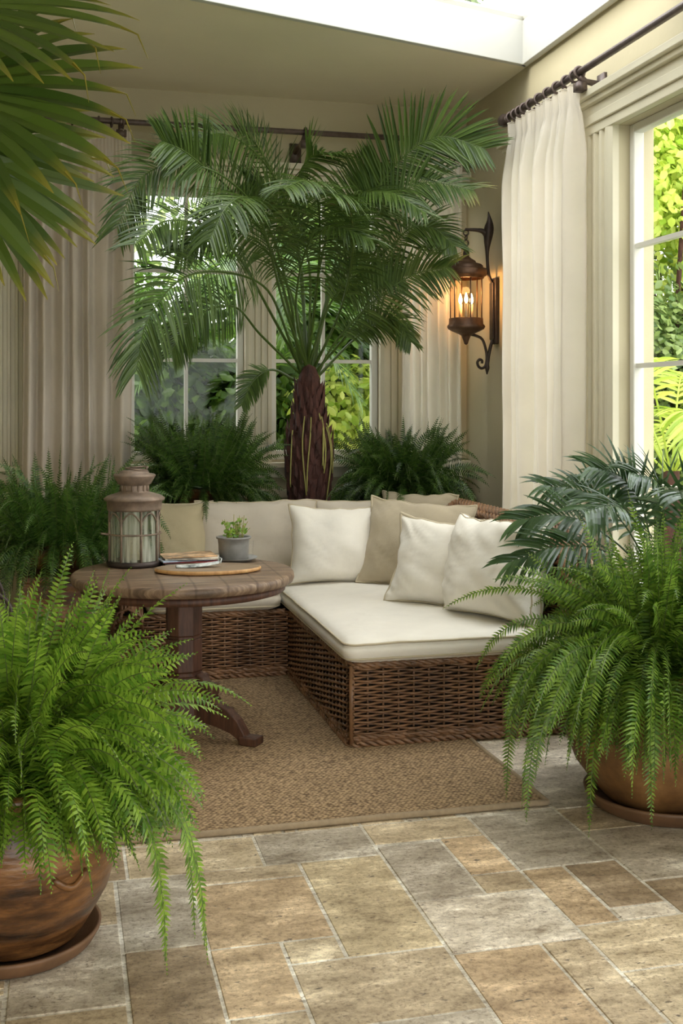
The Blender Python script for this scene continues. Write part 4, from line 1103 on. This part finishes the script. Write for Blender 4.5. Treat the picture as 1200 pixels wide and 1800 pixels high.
FR = [
 ([(1.57, 7.1, 1.72), (1.68, 7.0, 2.27), (1.81, 6.8, 2.68), (2.0, 6.6, 2.99), (2.21, 6.45, 3.12), (2.44, 6.3, 3.03)], .42, (-.1, -1, .1), .12, .42),
 ([(1.56, 7.1, 1.72), (1.63, 7.0, 2.12), (1.75, 6.85, 2.47), (1.94, 6.65, 2.73), (2.13, 6.5, 2.85), (2.37, 6.3, 2.78)], .34, (0, -.9, .3), .3, .35),
 ([(1.59, 7.05, 1.69), (1.69, 6.95, 1.9), (1.88, 6.75, 2.14), (2.10, 6.6, 2.30), (2.27, 6.42, 2.33)], .34, (0, -1, .1), .35, .3),
 ([(1.5, 7.1, 1.69), (1.38, 6.9, 1.9), (1.17, 6.5, 2.17), (0.88, 6.1, 2.22), (0.6, 5.8, 2.15), (0.41, 5.6, 1.92), (0.35, 5.55, 1.67)], .42, (.15, -.9, .35), .45, .4),
 ([(1.48, 7.1, 1.76), (1.38, 6.9, 2.18), (1.19, 6.6, 2.56), (0.89, 6.2, 2.75), (0.62, 6.0, 2.78), (0.4, 5.9, 2.68), (0.27, 5.85, 2.41)], .38, (.1, -.9, .35), .4, .35),
 ([(1.5, 7.1, 1.76), (1.26, 6.8, 2.41), (0.98, 6.4, 2.68), (0.76, 6.1, 2.78), (0.62, 5.95, 2.84), (0.5, 5.85, 2.86)], .36, (0, -1, .1), .12, .3),
 ([(1.52, 7.1, 1.76), (1.48, 7.0, 2.34), (1.33, 6.8, 2.77), (1.1, 6.5, 2.97), (0.87, 6.3, 3.03), (0.7, 6.2, 2.95)], .34, TC, .35, .3),
 ([(1.54, 7.1, 1.76), (1.44, 7.0, 2.55), (1.24, 6.9, 3.0), (1.09, 6.8, 3.16), (1.0, 6.7, 3.2)], .2, TC, .1, .4),
 ([(1.54, 7.1, 1.76), (1.51, 6.9, 2.33), (1.36, 6.6, 2.73), (1.39, 6.4, 2.93), (1.54, 6.2, 2.93)], .34, (.5, -.6, .5), .3, .3),
 ([(1.54, 7.1, 1.76), (1.52, 6.7, 2.31), (1.41, 6.2, 2.6), (1.26, 5.8, 2.68), (1.07, 5.5, 2.58)], .36, (0, -.3, 1), .4, .3),
 ([(1.5, 7.1, 1.72), (1.26, 6.8, 2.03), (0.98, 6.4, 2.35), (0.74, 6.0, 2.45), (0.51, 5.8, 2.44), (0.35, 5.6, 2.29)], .38, (0, -.7, .6), .3, .3),
 ([(1.54, 7.1, 1.72), (1.31, 6.7, 2.09), (1.11, 6.2, 2.43), (0.95, 5.8, 2.57), (0.79, 5.5, 2.48), (0.69, 5.4, 2.3)], .36, (0, -.5, .8), .4, .3),
 ([(1.58, 7.1, 1.73), (1.69, 6.8, 2.11), (1.66, 6.4, 2.44), (1.52, 6.0, 2.63), (1.36, 5.7, 2.6)], .34, (.2, -.4, .9), .4, .3),
 ([(1.5, 7.1, 1.69), (1.2, 6.9, 1.93), (0.98, 6.6, 2.08), (0.72, 6.4, 1.99), (0.59, 6.3, 1.79)], .30, (0, -.9, .3), .5, .4),
 ([(1.59, 7.1, 1.71), (1.83, 6.9, 2.05), (2.03, 6.7, 2.53), (2.2, 6.6, 2.6), (2.33, 6.5, 2.47)], .30, TC, .4, .35),
 ([(1.56, 7.1, 1.72), (1.72, 7.05, 2.44), (1.86, 6.95, 2.86), (1.93, 6.85, 3.02)], .32, TC, .15, .4),
 ([(1.54, 7.1, 1.72), (1.46, 7.0, 2.43), (1.3, 6.9, 2.76), (1.1, 6.8, 2.86)], .32, TC, .3, .35),
 ([(1.46, 7.08, 1.65), (1.29, 7.0, 1.72), (1.16, 6.95, 1.65), (1.08, 6.9, 1.5)], .16, TC, .3, .4),
 ([(1.61, 7.08, 1.69), (1.85, 7.0, 1.94), (2.05, 6.9, 2.05), (2.14, 6.8, 1.9)], .24, TC, .5, .35),
 ([(1.54, 7.1, 1.72), (1.4, 6.8, 2.1), (1.39, 6.4, 2.43), (1.48, 6.1, 2.49), (1.63, 5.9, 2.4)], .34, (.1, -.4, .9), .4, .3),
 ([(1.54, 7.1, 1.74), (1.58, 6.9, 2.4), (1.66, 6.6, 2.72), (1.84, 6.3, 2.74), (2.0, 6.1, 2.6)], .34, (.1, -.5, .8), .4, .3),
 ([(1.54, 7.1, 1.74), (1.40, 6.95, 2.2), (1.16, 6.8, 2.5), (0.88, 6.7, 2.55), (0.66, 6.65, 2.4)], .34, TC, .4, .3),
 ([(1.54, 7.1, 1.74), (1.66, 6.95, 2.15), (1.86, 6.8, 2.35), (2.05, 6.7, 2.3)], .3, TC, .4, .35),
]
for i, (pts, ll, nr, dr, st) in enumerate(FR):
    yel = i in (1, 2)
    pfrond(pr_, pts, M['palm_y' if yel else 'palm'], ll, .0066 if i not in (0, 5) else .0085, nr, i + 50, npair=62 if i not in (7, 17) else 30, droop=dr, start=st, tipped=yel, rr_=.010)

# ------------------------------------------------------------------ ferns
LPX, LPY = -.13, 3.25
def left_pot(root):
    pot_jar(root, LPX, LPY, [(0, .03), (.17, .03), (.185, .04), (.215, .09), (.255, .16), (.278, .24), (.280, .31), (.268, .38), (.25, .43), (.245, .45), (.262, .462), (.265, .48), (.25, .49), (.232, .48), (.225, .44), (.2, .42)],
            M['terracotta'], (.235, .05), M['saucer'], .46, .23)
    # rope handles in relief and a scratched band
    b = MB()
    for a0 in (-2.35, -1.0):
        pts = []
        for i in range(11):
            t = i / 10; a = a0 + .35 * (t - .5); pts.append((LPX + .279 * math.cos(a) * (1 + .03 * math.sin(PI * t)), LPY + .279 * math.sin(a) * (1 + .03 * math.sin(PI * t)), .27 - .03 * math.sin(PI * t)))
        b.tube(pts, .009, 7); b.build('relief_handle', M['terracotta'], parent=root); b = MB()
    
ex = [((-.02, 3.12, .5), (.62, -.3, .5), .82, 6.0, .05), ((.0, 3.1, .5), (.62, -.42, .5), .80, 6.0, .05), ((.03, 3.2, .5), (.7, -.15, .5), .80, 5.6, .045), ((.05, 3.15, .5), (.72, -.2, .4), .86, 5.2, .045), ((.03, 3.1, .5), (.72, -.3, .5), .84, 5.0, .045),
      ((-.25, 3.3, .5), (-.1, -.1, 1.0), .62, 1.0), ((-.1, 3.35, .5), (.12, .1, 1.0), .62, 1.0), ((.0, 3.3, .5), (.35, .1, .9), .62, 1.6), ((-.05, 3.3, .5), (.25, -.05, 1.0), .60, 1.4),
      ((-.15, 3.2, .5), (.05, -.3, 1.0), .6, 1.4), ((.05, 3.25, .5), (.6, .0, .75), .48, 2.8), ((.05, 3.3, .5), (.8, .2, .6), .42, 2.4)]
fern('potted_fern', 'bright green fern overflowing a dark glazed terracotta jar at lower left', LPX, LPY, .47, .22, 300, M['fern'], 21, zr=(.34, .42), batches=((80, -80, 15, 15, 60, .40, .54, 3.4, 5.8, .28, .40), (40, -110, -20, 60, 85, .50, .64, 2.2, 3.4, .38, .5)), up=150, upL=(.38, .60), Lr=(.32, .52), droop=(2.8, 7.5), pw=.052, elev=(5, 85),
     builder=left_pot, avoid=[(LPX, LPY, .30, .47)], extra=ex, spacing=.0138, pinw=.0088)
RPX, RPY = 2.19, 3.80
def right_pot(root):
    pot_jar(root, RPX, RPY, [(0, .03), (.21, .03), (.225, .045), (.275, .10), (.325, .17), (.355, .25), (.36, .32), (.345, .40), (.315, .46), (.295, .49), (.30, .505), (.318, .515), (.318, .535), (.30, .545), (.28, .53), (.272, .49), (.24, .47)],
            M['terra2'], (.29, .06), M['saucer'], .52, .28)
ex = [((2.0, 3.85, .55), (-.7, .1, .6), .9, 4.8), ((2.0, 3.75, .55), (-.75, -.1, .5), .92, 4.4), ((1.98, 3.8, .55), (-.75, .0, .4), .9, 5.0), ((2.05, 3.7, .55), (-.6, -.4, .5), .8, 5.2), ((2.1, 3.7, .55), (-.4, -.6, .6), .75, 5.5),
      ((2.1, 3.9, .55), (-.6, .3, .8), .8, 1.6), ((2.2, 3.8, .55), (-.2, .0, 1), .66, .9), ((2.3, 3.8, .55), (.2, .1, 1), .66, .9), ((2.2, 3.7, .55), (.0, -.4, 1), .66, 1.4)]
fern('potted_fern', 'large mid green fern spilling over a round ochre pot at right', RPX, RPY, .53, .27, 330, M['fern_mid'], 31, zr=(.22, .34), batches=((80, -160, -40, 10, 65, .50, .72, 3.2, 5.5, .22, .33), (50, 140, 220, 15, 60, .52, .70, 3.0, 5.0, .18, .4)), up=160, upL=(.42, .62), Lr=(.34, .60), droop=(2.8, 7.0), pw=.048, elev=(0, 85),
     builder=right_pot, avoid=[(RPX, RPY, .375, .53)], extra=ex, spacing=.0135, pinw=.0082)
# fern on a tall planter at left, behind the table
FX, FY = -.01, 5.90
def tall_planter(root):
    b = MB(); b.prism([(FX - .19, FY - .19, .0), (FX + .19, FY - .19, .0), (FX + .19, FY + .19, .0), (FX - .19, FY + .19, .0)], (0, 0, .62))
    b.prism([(FX - .205, FY - .205, .62), (FX + .205, FY - .205, .62), (FX + .205, FY + .205, .62), (FX - .205, FY + .205, .62)], (0, 0, .035))
    b.build('planter_box', M['terracotta'], parent=root, smooth=False, bevel=.008)  # dark terracotta picked to put the shade into the box colour
    b = MB(); b.lathe([(0, .656), (.15, .656), (.17, .70), (.185, .77), (.19, .80), (.175, .80), (0, .78)], (FX, FY, 0), 32); b.build('pot', M['terracotta'], parent=root)
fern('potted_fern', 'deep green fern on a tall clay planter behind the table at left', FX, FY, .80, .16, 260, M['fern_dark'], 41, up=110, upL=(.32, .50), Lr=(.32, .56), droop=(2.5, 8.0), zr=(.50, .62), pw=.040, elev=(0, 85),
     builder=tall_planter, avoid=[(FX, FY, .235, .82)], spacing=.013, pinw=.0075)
def pedestal_pot(cx, cy, zt):
    def f(root):
        b = MB(); b.lathe([(0, 0), (.12, 0), (.12, .03), (.06, .06), (.05, .3), (.06, zt - .3), (.12, zt - .27), (.12, zt - .25), (0, zt - .25)], (cx, cy, 0), 32); b.build('stand', M['darkwood'], parent=root)
        b = MB(); b.lathe([(0, zt - .249), (.10, zt - .249), (.13, zt - .12), (.155, zt - .02), (.165, zt), (.15, zt), (0, zt - .03)], (cx, cy, 0), 32); b.build('pot', M['terracotta'], parent=root)
    return f
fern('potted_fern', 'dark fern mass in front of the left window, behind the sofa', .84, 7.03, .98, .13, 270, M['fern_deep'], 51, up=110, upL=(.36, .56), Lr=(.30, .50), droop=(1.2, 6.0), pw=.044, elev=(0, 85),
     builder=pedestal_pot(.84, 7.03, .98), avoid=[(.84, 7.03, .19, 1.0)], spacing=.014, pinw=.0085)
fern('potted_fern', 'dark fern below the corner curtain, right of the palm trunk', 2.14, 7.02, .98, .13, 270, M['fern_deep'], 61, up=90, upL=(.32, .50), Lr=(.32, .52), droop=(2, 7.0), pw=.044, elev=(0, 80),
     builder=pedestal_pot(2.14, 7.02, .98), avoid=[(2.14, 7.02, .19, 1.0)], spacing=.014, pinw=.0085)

# ------------------------------------------------------------------ low palm by the right window
ap = thing('potted_palm', (2.54, 4.42, 0), 'low arching palm with bluish green leaflets behind the right-hand fern', 'palm')
b = MB(); b.lathe([(0, 0), (.11, 0), (.13, .03), (.15, .38), (.155, .40), (.14, .40), (0, .37)], (2.56, 4.42, 0), 36); b.build('pot', M['terra2'], parent=ap)
AR = [[(2.5, 4.45, 0.75), (2.38, 4.5, 1.0), (2.25, 4.55, 1.11), (2.08, 4.6, 1.14)], [(2.52, 4.45, 0.75), (2.44, 4.4, 1.05), (2.33, 4.4, 1.19), (2.2, 4.4, 1.23)], [(2.44, 4.4, 0.76), (2.17, 4.3, 0.98), (1.99, 4.3, 1.04), (1.85, 4.35, 1.02)],
      [(2.44, 4.4, 0.74), (2.15, 4.2, 0.9), (1.92, 4.15, 0.93), (1.75, 4.2, 0.87)], [(2.52, 4.4, 0.76), (2.54, 4.4, 1.05), (2.47, 4.35, 1.17), (2.33, 4.3, 1.21)], [(2.55, 4.4, 0.76), (2.6, 4.35, 1.03), (2.62, 4.25, 1.16), (2.58, 4.1, 1.2)],
      [(2.47, 4.4, 0.76), (2.3, 4.2, 1.01), (2.12, 4.05, 1.1), (1.95, 3.95, 1.09)], [(2.5, 4.4, .76), (2.45, 4.25, 1.05), (2.4, 4.05, 1.15), (2.3, 3.85, 1.14)], [(2.52, 4.45, .76), (2.5, 4.6, 1.05), (2.45, 4.8, 1.18), (2.38, 5.0, 1.14)]]
for i, p_ in enumerate(AR):
    pts = [(2.55 + (p_[0][0] - 2.55) * .3, 4.42, .38)] + p_
    pfrond(ap, pts, M['areca'], .225, .0105, (-.2, -.6, .8), 200 + i, npair=20, droop=.35, start=.42, rr_=.006, fwd=.7, taper=.4)

# ------------------------------------------------------------------ fan palm at upper left
fp = thing('potted_palm', (-.95, 3.62, 0), 'fan palm with yellow-tipped leaves reaching in from the upper left', 'palm')
b = MB(); b.lathe([(0, 0), (.16, 0), (.18, .03), (.22, .42), (.24, .44), (.22, .45), (0, .42)], (-.95, 3.62, 0), 36); b.build('pot', M['terra2'], parent=fp)
b = MB(); b.tube([(-.95, 3.62, .42), (-.94, 3.6, 1.2), (-.96, 3.62, 2.0)], [.07, .06, .055], 14); b.build('trunk', M['bark'], parent=fp)
def fan_leaf(hub, ax, nrm, R_, seed, span=165, nseg=15, stalk0=(-.96, 3.62, 1.98), droop=.28):
    rng = random.Random(seed); hub = V(hub); ax = V(ax).normalized(); nrm = V(nrm); nrm = (nrm - ax * ax.dot(nrm)).normalized(); s_ = nrm.cross(ax)
    b = MB(); tips = []
    b.tube(smoothpath([stalk0, V(stalk0).lerp(hub, .5) + V((0, 0, .12)), hub], 12), .010, 7); tips += [0] * len(b.v)
    da = math.radians(span) / nseg
    for k in range(nseg):
        a = (k - (nseg - 1) / 2) * da
        d = (ax * math.cos(a) + s_ * math.sin(a)).normalized(); wv_ = nrm.cross(d).normalized()
        ln_ = R_ * (1 - .16 * (abs(a) / math.radians(span) * 2) ** 2) * rng.uniform(.88, 1.08)
        q = hub.copy(); dd = d.copy(); o = len(b.v); n = 13
        tw = rng.uniform(-.3, .3); dg = droop * rng.uniform(.5, 1.5)
        for j in range(n + 1):
            u = j / n; r = ln_ * u
            w_full = math.tan(da / 2) * r * 1.08
            if u > .5: w_full = math.tan(da / 2) * ln_ * .5 * 1.08 * (1 - ((u - .5) / .5) ** 2.4) + .0012
            fold = .42 if u < .5 else .3
            b.v += [q - wv_ * w_full + nrm * w_full * fold, q, q + wv_ * w_full + nrm * w_full * fold]
            tv = max(0, min(1, u * 1.15 - .15 + rng.uniform(-.02, .02))); tips += [tv] * 3
            dd = (dd + V((0, 0, -1)) * dg * max(0, u - .35) * .42 + wv_ * tw * .06 * u).normalized()
            q = q + dd * (ln_ / n)
        for j in range(n):
            for c_ in (0, 1): b.f.append((o + j * 3 + c_, o + j * 3 + c_ + 1, o + j * 3 + c_ + 4, o + j * 3 + c_ + 3)); b.mi.append(0)
        # split end
        if rng.random() < .3:
            e = b.v[o + n * 3 + 1]
            b.tube([e - dd * .05, e, e + dd * .02 + V((rng.uniform(-.01, .02), 0, -.06))], [.0035, .0025, .0006], 4, cap=False); tips += [1.0] * (len(b.v) - len(tips))
    b.tip = tips
    b.build('leaf', M['fan'], parent=fp, smooth=False)
fan_leaf((-.36, 3.45, 2.43), (1, -.1, .06), (-.1, -.85, .5), .58, 1, span=150)
fan_leaf((-.44, 3.42, 2.32), (.62, -.1, -.70), (.1, -.95, .3), .62, 2, span=130, droop=.2)
fan_leaf((-.36, 3.30, 2.62), (1, -.05, .05), (0, -.75, .65), .54, 3, span=120)
fan_leaf((-.36, 3.75, 2.30), (.85, .1, -.38), (-.1, -.85, .4), .55, 4, span=120, droop=.15)
fan_leaf((-1.1, 3.1, 2.3), (-.3, -.8, .1), (0, -.3, .9), .5, 5, span=150)

# ------------------------------------------------------------------ iron chair at the left edge
ch = thing('garden_chair', (-.44, 5.0, 0), 'dark iron garden chair barely showing at the left edge', 'chair')
b = MB(); b.lathe([(0, .44), (.2, .44), (.215, .45), (.215, .465), (.2, .475), (0, .475)], (-.44, 5.0, 0), 36); b.build('seat', M['oldwood'], parent=ch)
for k in range(4):
    a = PI / 4 + k * PI / 2; b = MB(); b.tube([(-.44 + .17 * math.cos(a), 5 + .17 * math.sin(a), .44), (-.44 + .21 * math.cos(a), 5 + .21 * math.sin(a), .0)], .011, 8); b.build('leg', M['iron'], parent=ch)
b = MB()
b.tube(smoothpath([(-0.24, 4.92, .46), (-0.22, 4.93, .66), (-0.44, 4.98, .80), (-0.34, 5.12, .90), (-0.48, 5.2, .93), (-0.62, 5.1, .85), (-0.66, 4.96, .66), (-0.65, 4.93, .46)], 40), .010, 8)
b.tube(smoothpath([(-0.28, 5.1, .46), (-0.24, 5.08, .62), (-0.30, 5.14, .76), (-0.44, 5.2, .80), (-0.58, 5.14, .7), (-0.62, 5.05, .46)], 30), .008, 8)
b.build('hoop_back', M['iron'], parent=ch)

# ------------------------------------------------------------------ garden beyond the windows
def bush(name, label, c, rad, n, size, m, seed, trunk=None, cat='shrub', group='garden planting beyond the windows', lobes=9, long=1.7):
    rng = random.Random(seed); c = V(c); rad = V(rad)
    root = thing(name, (c.x, c.y, -.12), label, cat, group)
    b = MB(); lb = []
    for k in range(lobes):
        while True:
            q = V((rng.uniform(-1, 1), rng.uniform(-1, 1), rng.uniform(-1, 1)))
            if q.length < 1: break
        lb.append((V((c.x + q.x * rad.x * .72, c.y + q.y * rad.y * .72, c.z + q.z * rad.z * .72)), rng.uniform(.35, .6)))
    for i in range(n):
        lc, lr = lb[rng.randrange(lobes)]
        d = V((rng.gauss(0, 1), rng.gauss(0, 1), rng.gauss(0, 1))).normalized()
        rr_ = lr * rng.uniform(.75, 1.08)
        p = V((lc.x + d.x * rad.x * rr_, lc.y + d.y * rad.y * rr_, lc.z + d.z * rad.z * rr_))
        nn_ = (d + V((rng.uniform(-.7, .7), rng.uniform(-.7, .7), rng.uniform(-.2, .9)))).normalized()
        a = nn_.orthogonal().normalized(); a = (Matrix.Rotation(rng.uniform(0, 2 * PI), 3, nn_) @ a); t = nn_.cross(a)
        s1 = size * rng.uniform(.7, 1.3); s2 = s1 / long * .5
        o = len(b.v)
        e1, e2 = -nn_ * s2 * .35, a * s1
        b.v += [p - e2 * .5, p - e2 * .18 + t * s2 + e1, p + e2 * .18 + t * s2 * .85 + e1, p + e2 * .5 - nn_ * s1 * .12, p + e2 * .18 - t * s2 * .85 + e1, p - e2 * .18 - t * s2 + e1]
        b.f += [(o, o + 1, o + 2, o + 3), (o, o + 3, o + 4, o + 5)]; b.mi += [0, 0]
    b.build('foliage', m, parent=root, smooth=False)
    b = MB()
    for (lc, lr) in lb:
        b.tube(smoothpath([(c.x, c.y, -.15), (c.x + (lc.x - c.x) * .3, c.y + (lc.y - c.y) * .3, max(.1, (lc.z) * .5)), tuple(lc)], 8), [.05 - .005 * i for i in range(8)], 6)
    b.build('stems', M['bark'], parent=root)
    return root
bush('garden_tree', 'lime green tree lit by daylight outside the right window', (5.6, 9.6, 3.9), (1.7, 1.6, 1.5), 14000, .095, M['gardenA'], 1, cat='tree', lobes=16)
bush('garden_shrub', 'dense leafy green hedge shrub outside the right window', (4.9, 9.2, 1.9), (1.3, 1.0, 1.0), 9500, .085, M['gardenB'], 2, lobes=14)
bush('garden_shrub', 'low pale leafed shrub under the right window view', (4.6, 8.3, .7), (.8, .8, .7), 4500, .09, M['gardenB'], 3, lobes=9)
bush('garden_tree', 'green garden tree further right beyond the tall window', (8.2, 10.5, 2.6), (2.0, 2.0, 2.4), 12000, .15, M['gardenB'], 4, cat='tree', lobes=14)
bush('garden_shrub', 'dark shrub filling the lower left of the back window', (.6, 9.2, 1.0), (1.2, .7, 1.2), 16000, .12, M['gardenC'], 5, lobes=12)
bush('garden_shrub', 'tall dark shrub behind the middle post of the back window', (1.9, 9.9, 1.5), (1.1, .7, 1.6), 16000, .13, M['gardenC'], 6, lobes=12)
bush('garden_shrub', 'light green shrub glimpsed right of the palm trunk', (2.9, 9.4, 1.2), (1.0, .7, .9), 7000, .09, M['gardenA'], 7, lobes=10)
bush('garden_tree', 'garden tree with loose crown high behind the back windows', (2.7, 12.5, 3.9), (2.2, 1.2, 1.5), 5000, .13, M['gardenB'], 8, cat='tree', lobes=14)
bush('garden_tree', 'dark leafy tree behind the left part of the back windows', (-.2, 11.5, 2.2), (1.7, 1.2, 1.3), 11000, .15, M['gardenC'], 9, cat='tree', lobes=12)
bush('garden_shrub', 'garden shrub at the far right beyond the tall window', (6.6, 7.2, 1.0), (1.1, 1.0, 1.3), 7000, .11, M['gardenB'], 10, lobes=10)
bush('garden_tree', 'pale tree crown glimpsed through the skylight above', (3.4, 13.2, 6.4), (1.9, 1.2, 1.3), 6000, .15, M['gardenB'], 12, cat='tree', lobes=12)
# pinnate and fan palms outside
op = thing('garden_palm', (4.45, 7.6, -.12), 'light green palm leaves just outside the right window', 'palm')
b = MB(); b.tube([(4.45, 7.6, -.12), (4.45, 7.6, 1.0)], [.08, .06], 10); b.build('trunk', M['bark'], parent=op)
for i in range(11):
    a = i * 2 * PI / 11 + .3; r = .95; h = .5 + .25 * math.sin(i * 2.3)
    pts = [(4.45, 7.6, .95), (4.45 + r * .35 * math.cos(a), 7.6 + r * .35 * math.sin(a), .95 + h), (4.45 + r * .75 * math.cos(a), 7.6 + r * .75 * math.sin(a), 1.05 + h), (4.45 + r * 1.1 * math.cos(a), 7.6 + r * 1.1 * math.sin(a), .8 + h)]
    pfrond(op, pts, M['gardenA'], .38, .016, (0, 0, 1), 300 + i, npair=26, droop=.3, start=.25, rr_=.01)
op = thing('garden_palm', (1.55, 9.2, -.12), 'feathery garden palm outside the back window behind the indoor palm', 'palm')
b = MB(); b.tube([(1.55, 9.2, -.12), (1.55, 9.2, 1.6)], [.06, .05], 10); b.build('trunk', M['bark'], parent=op)
for i in range(12):
    a = i * 2 * PI / 12 + .1; r = 1.0; h = .7 + .35 * math.sin(i * 1.7)
    pts = [(1.55, 9.2, 1.55), (1.55 + r * .35 * math.cos(a), 9.2 + r * .3 * math.sin(a), 1.55 + h), (1.55 + r * .8 * math.cos(a), 9.2 + r * .6 * math.sin(a), 1.6 + h), (1.55 + r * 1.2 * math.cos(a), 9.2 + r * .8 * math.sin(a), 1.2 + h)]
    pfrond(op, pts, M['gardenC'], .40, .012, (0, 0, 1), 400 + i, npair=30, droop=.35, start=.22, rr_=.01)
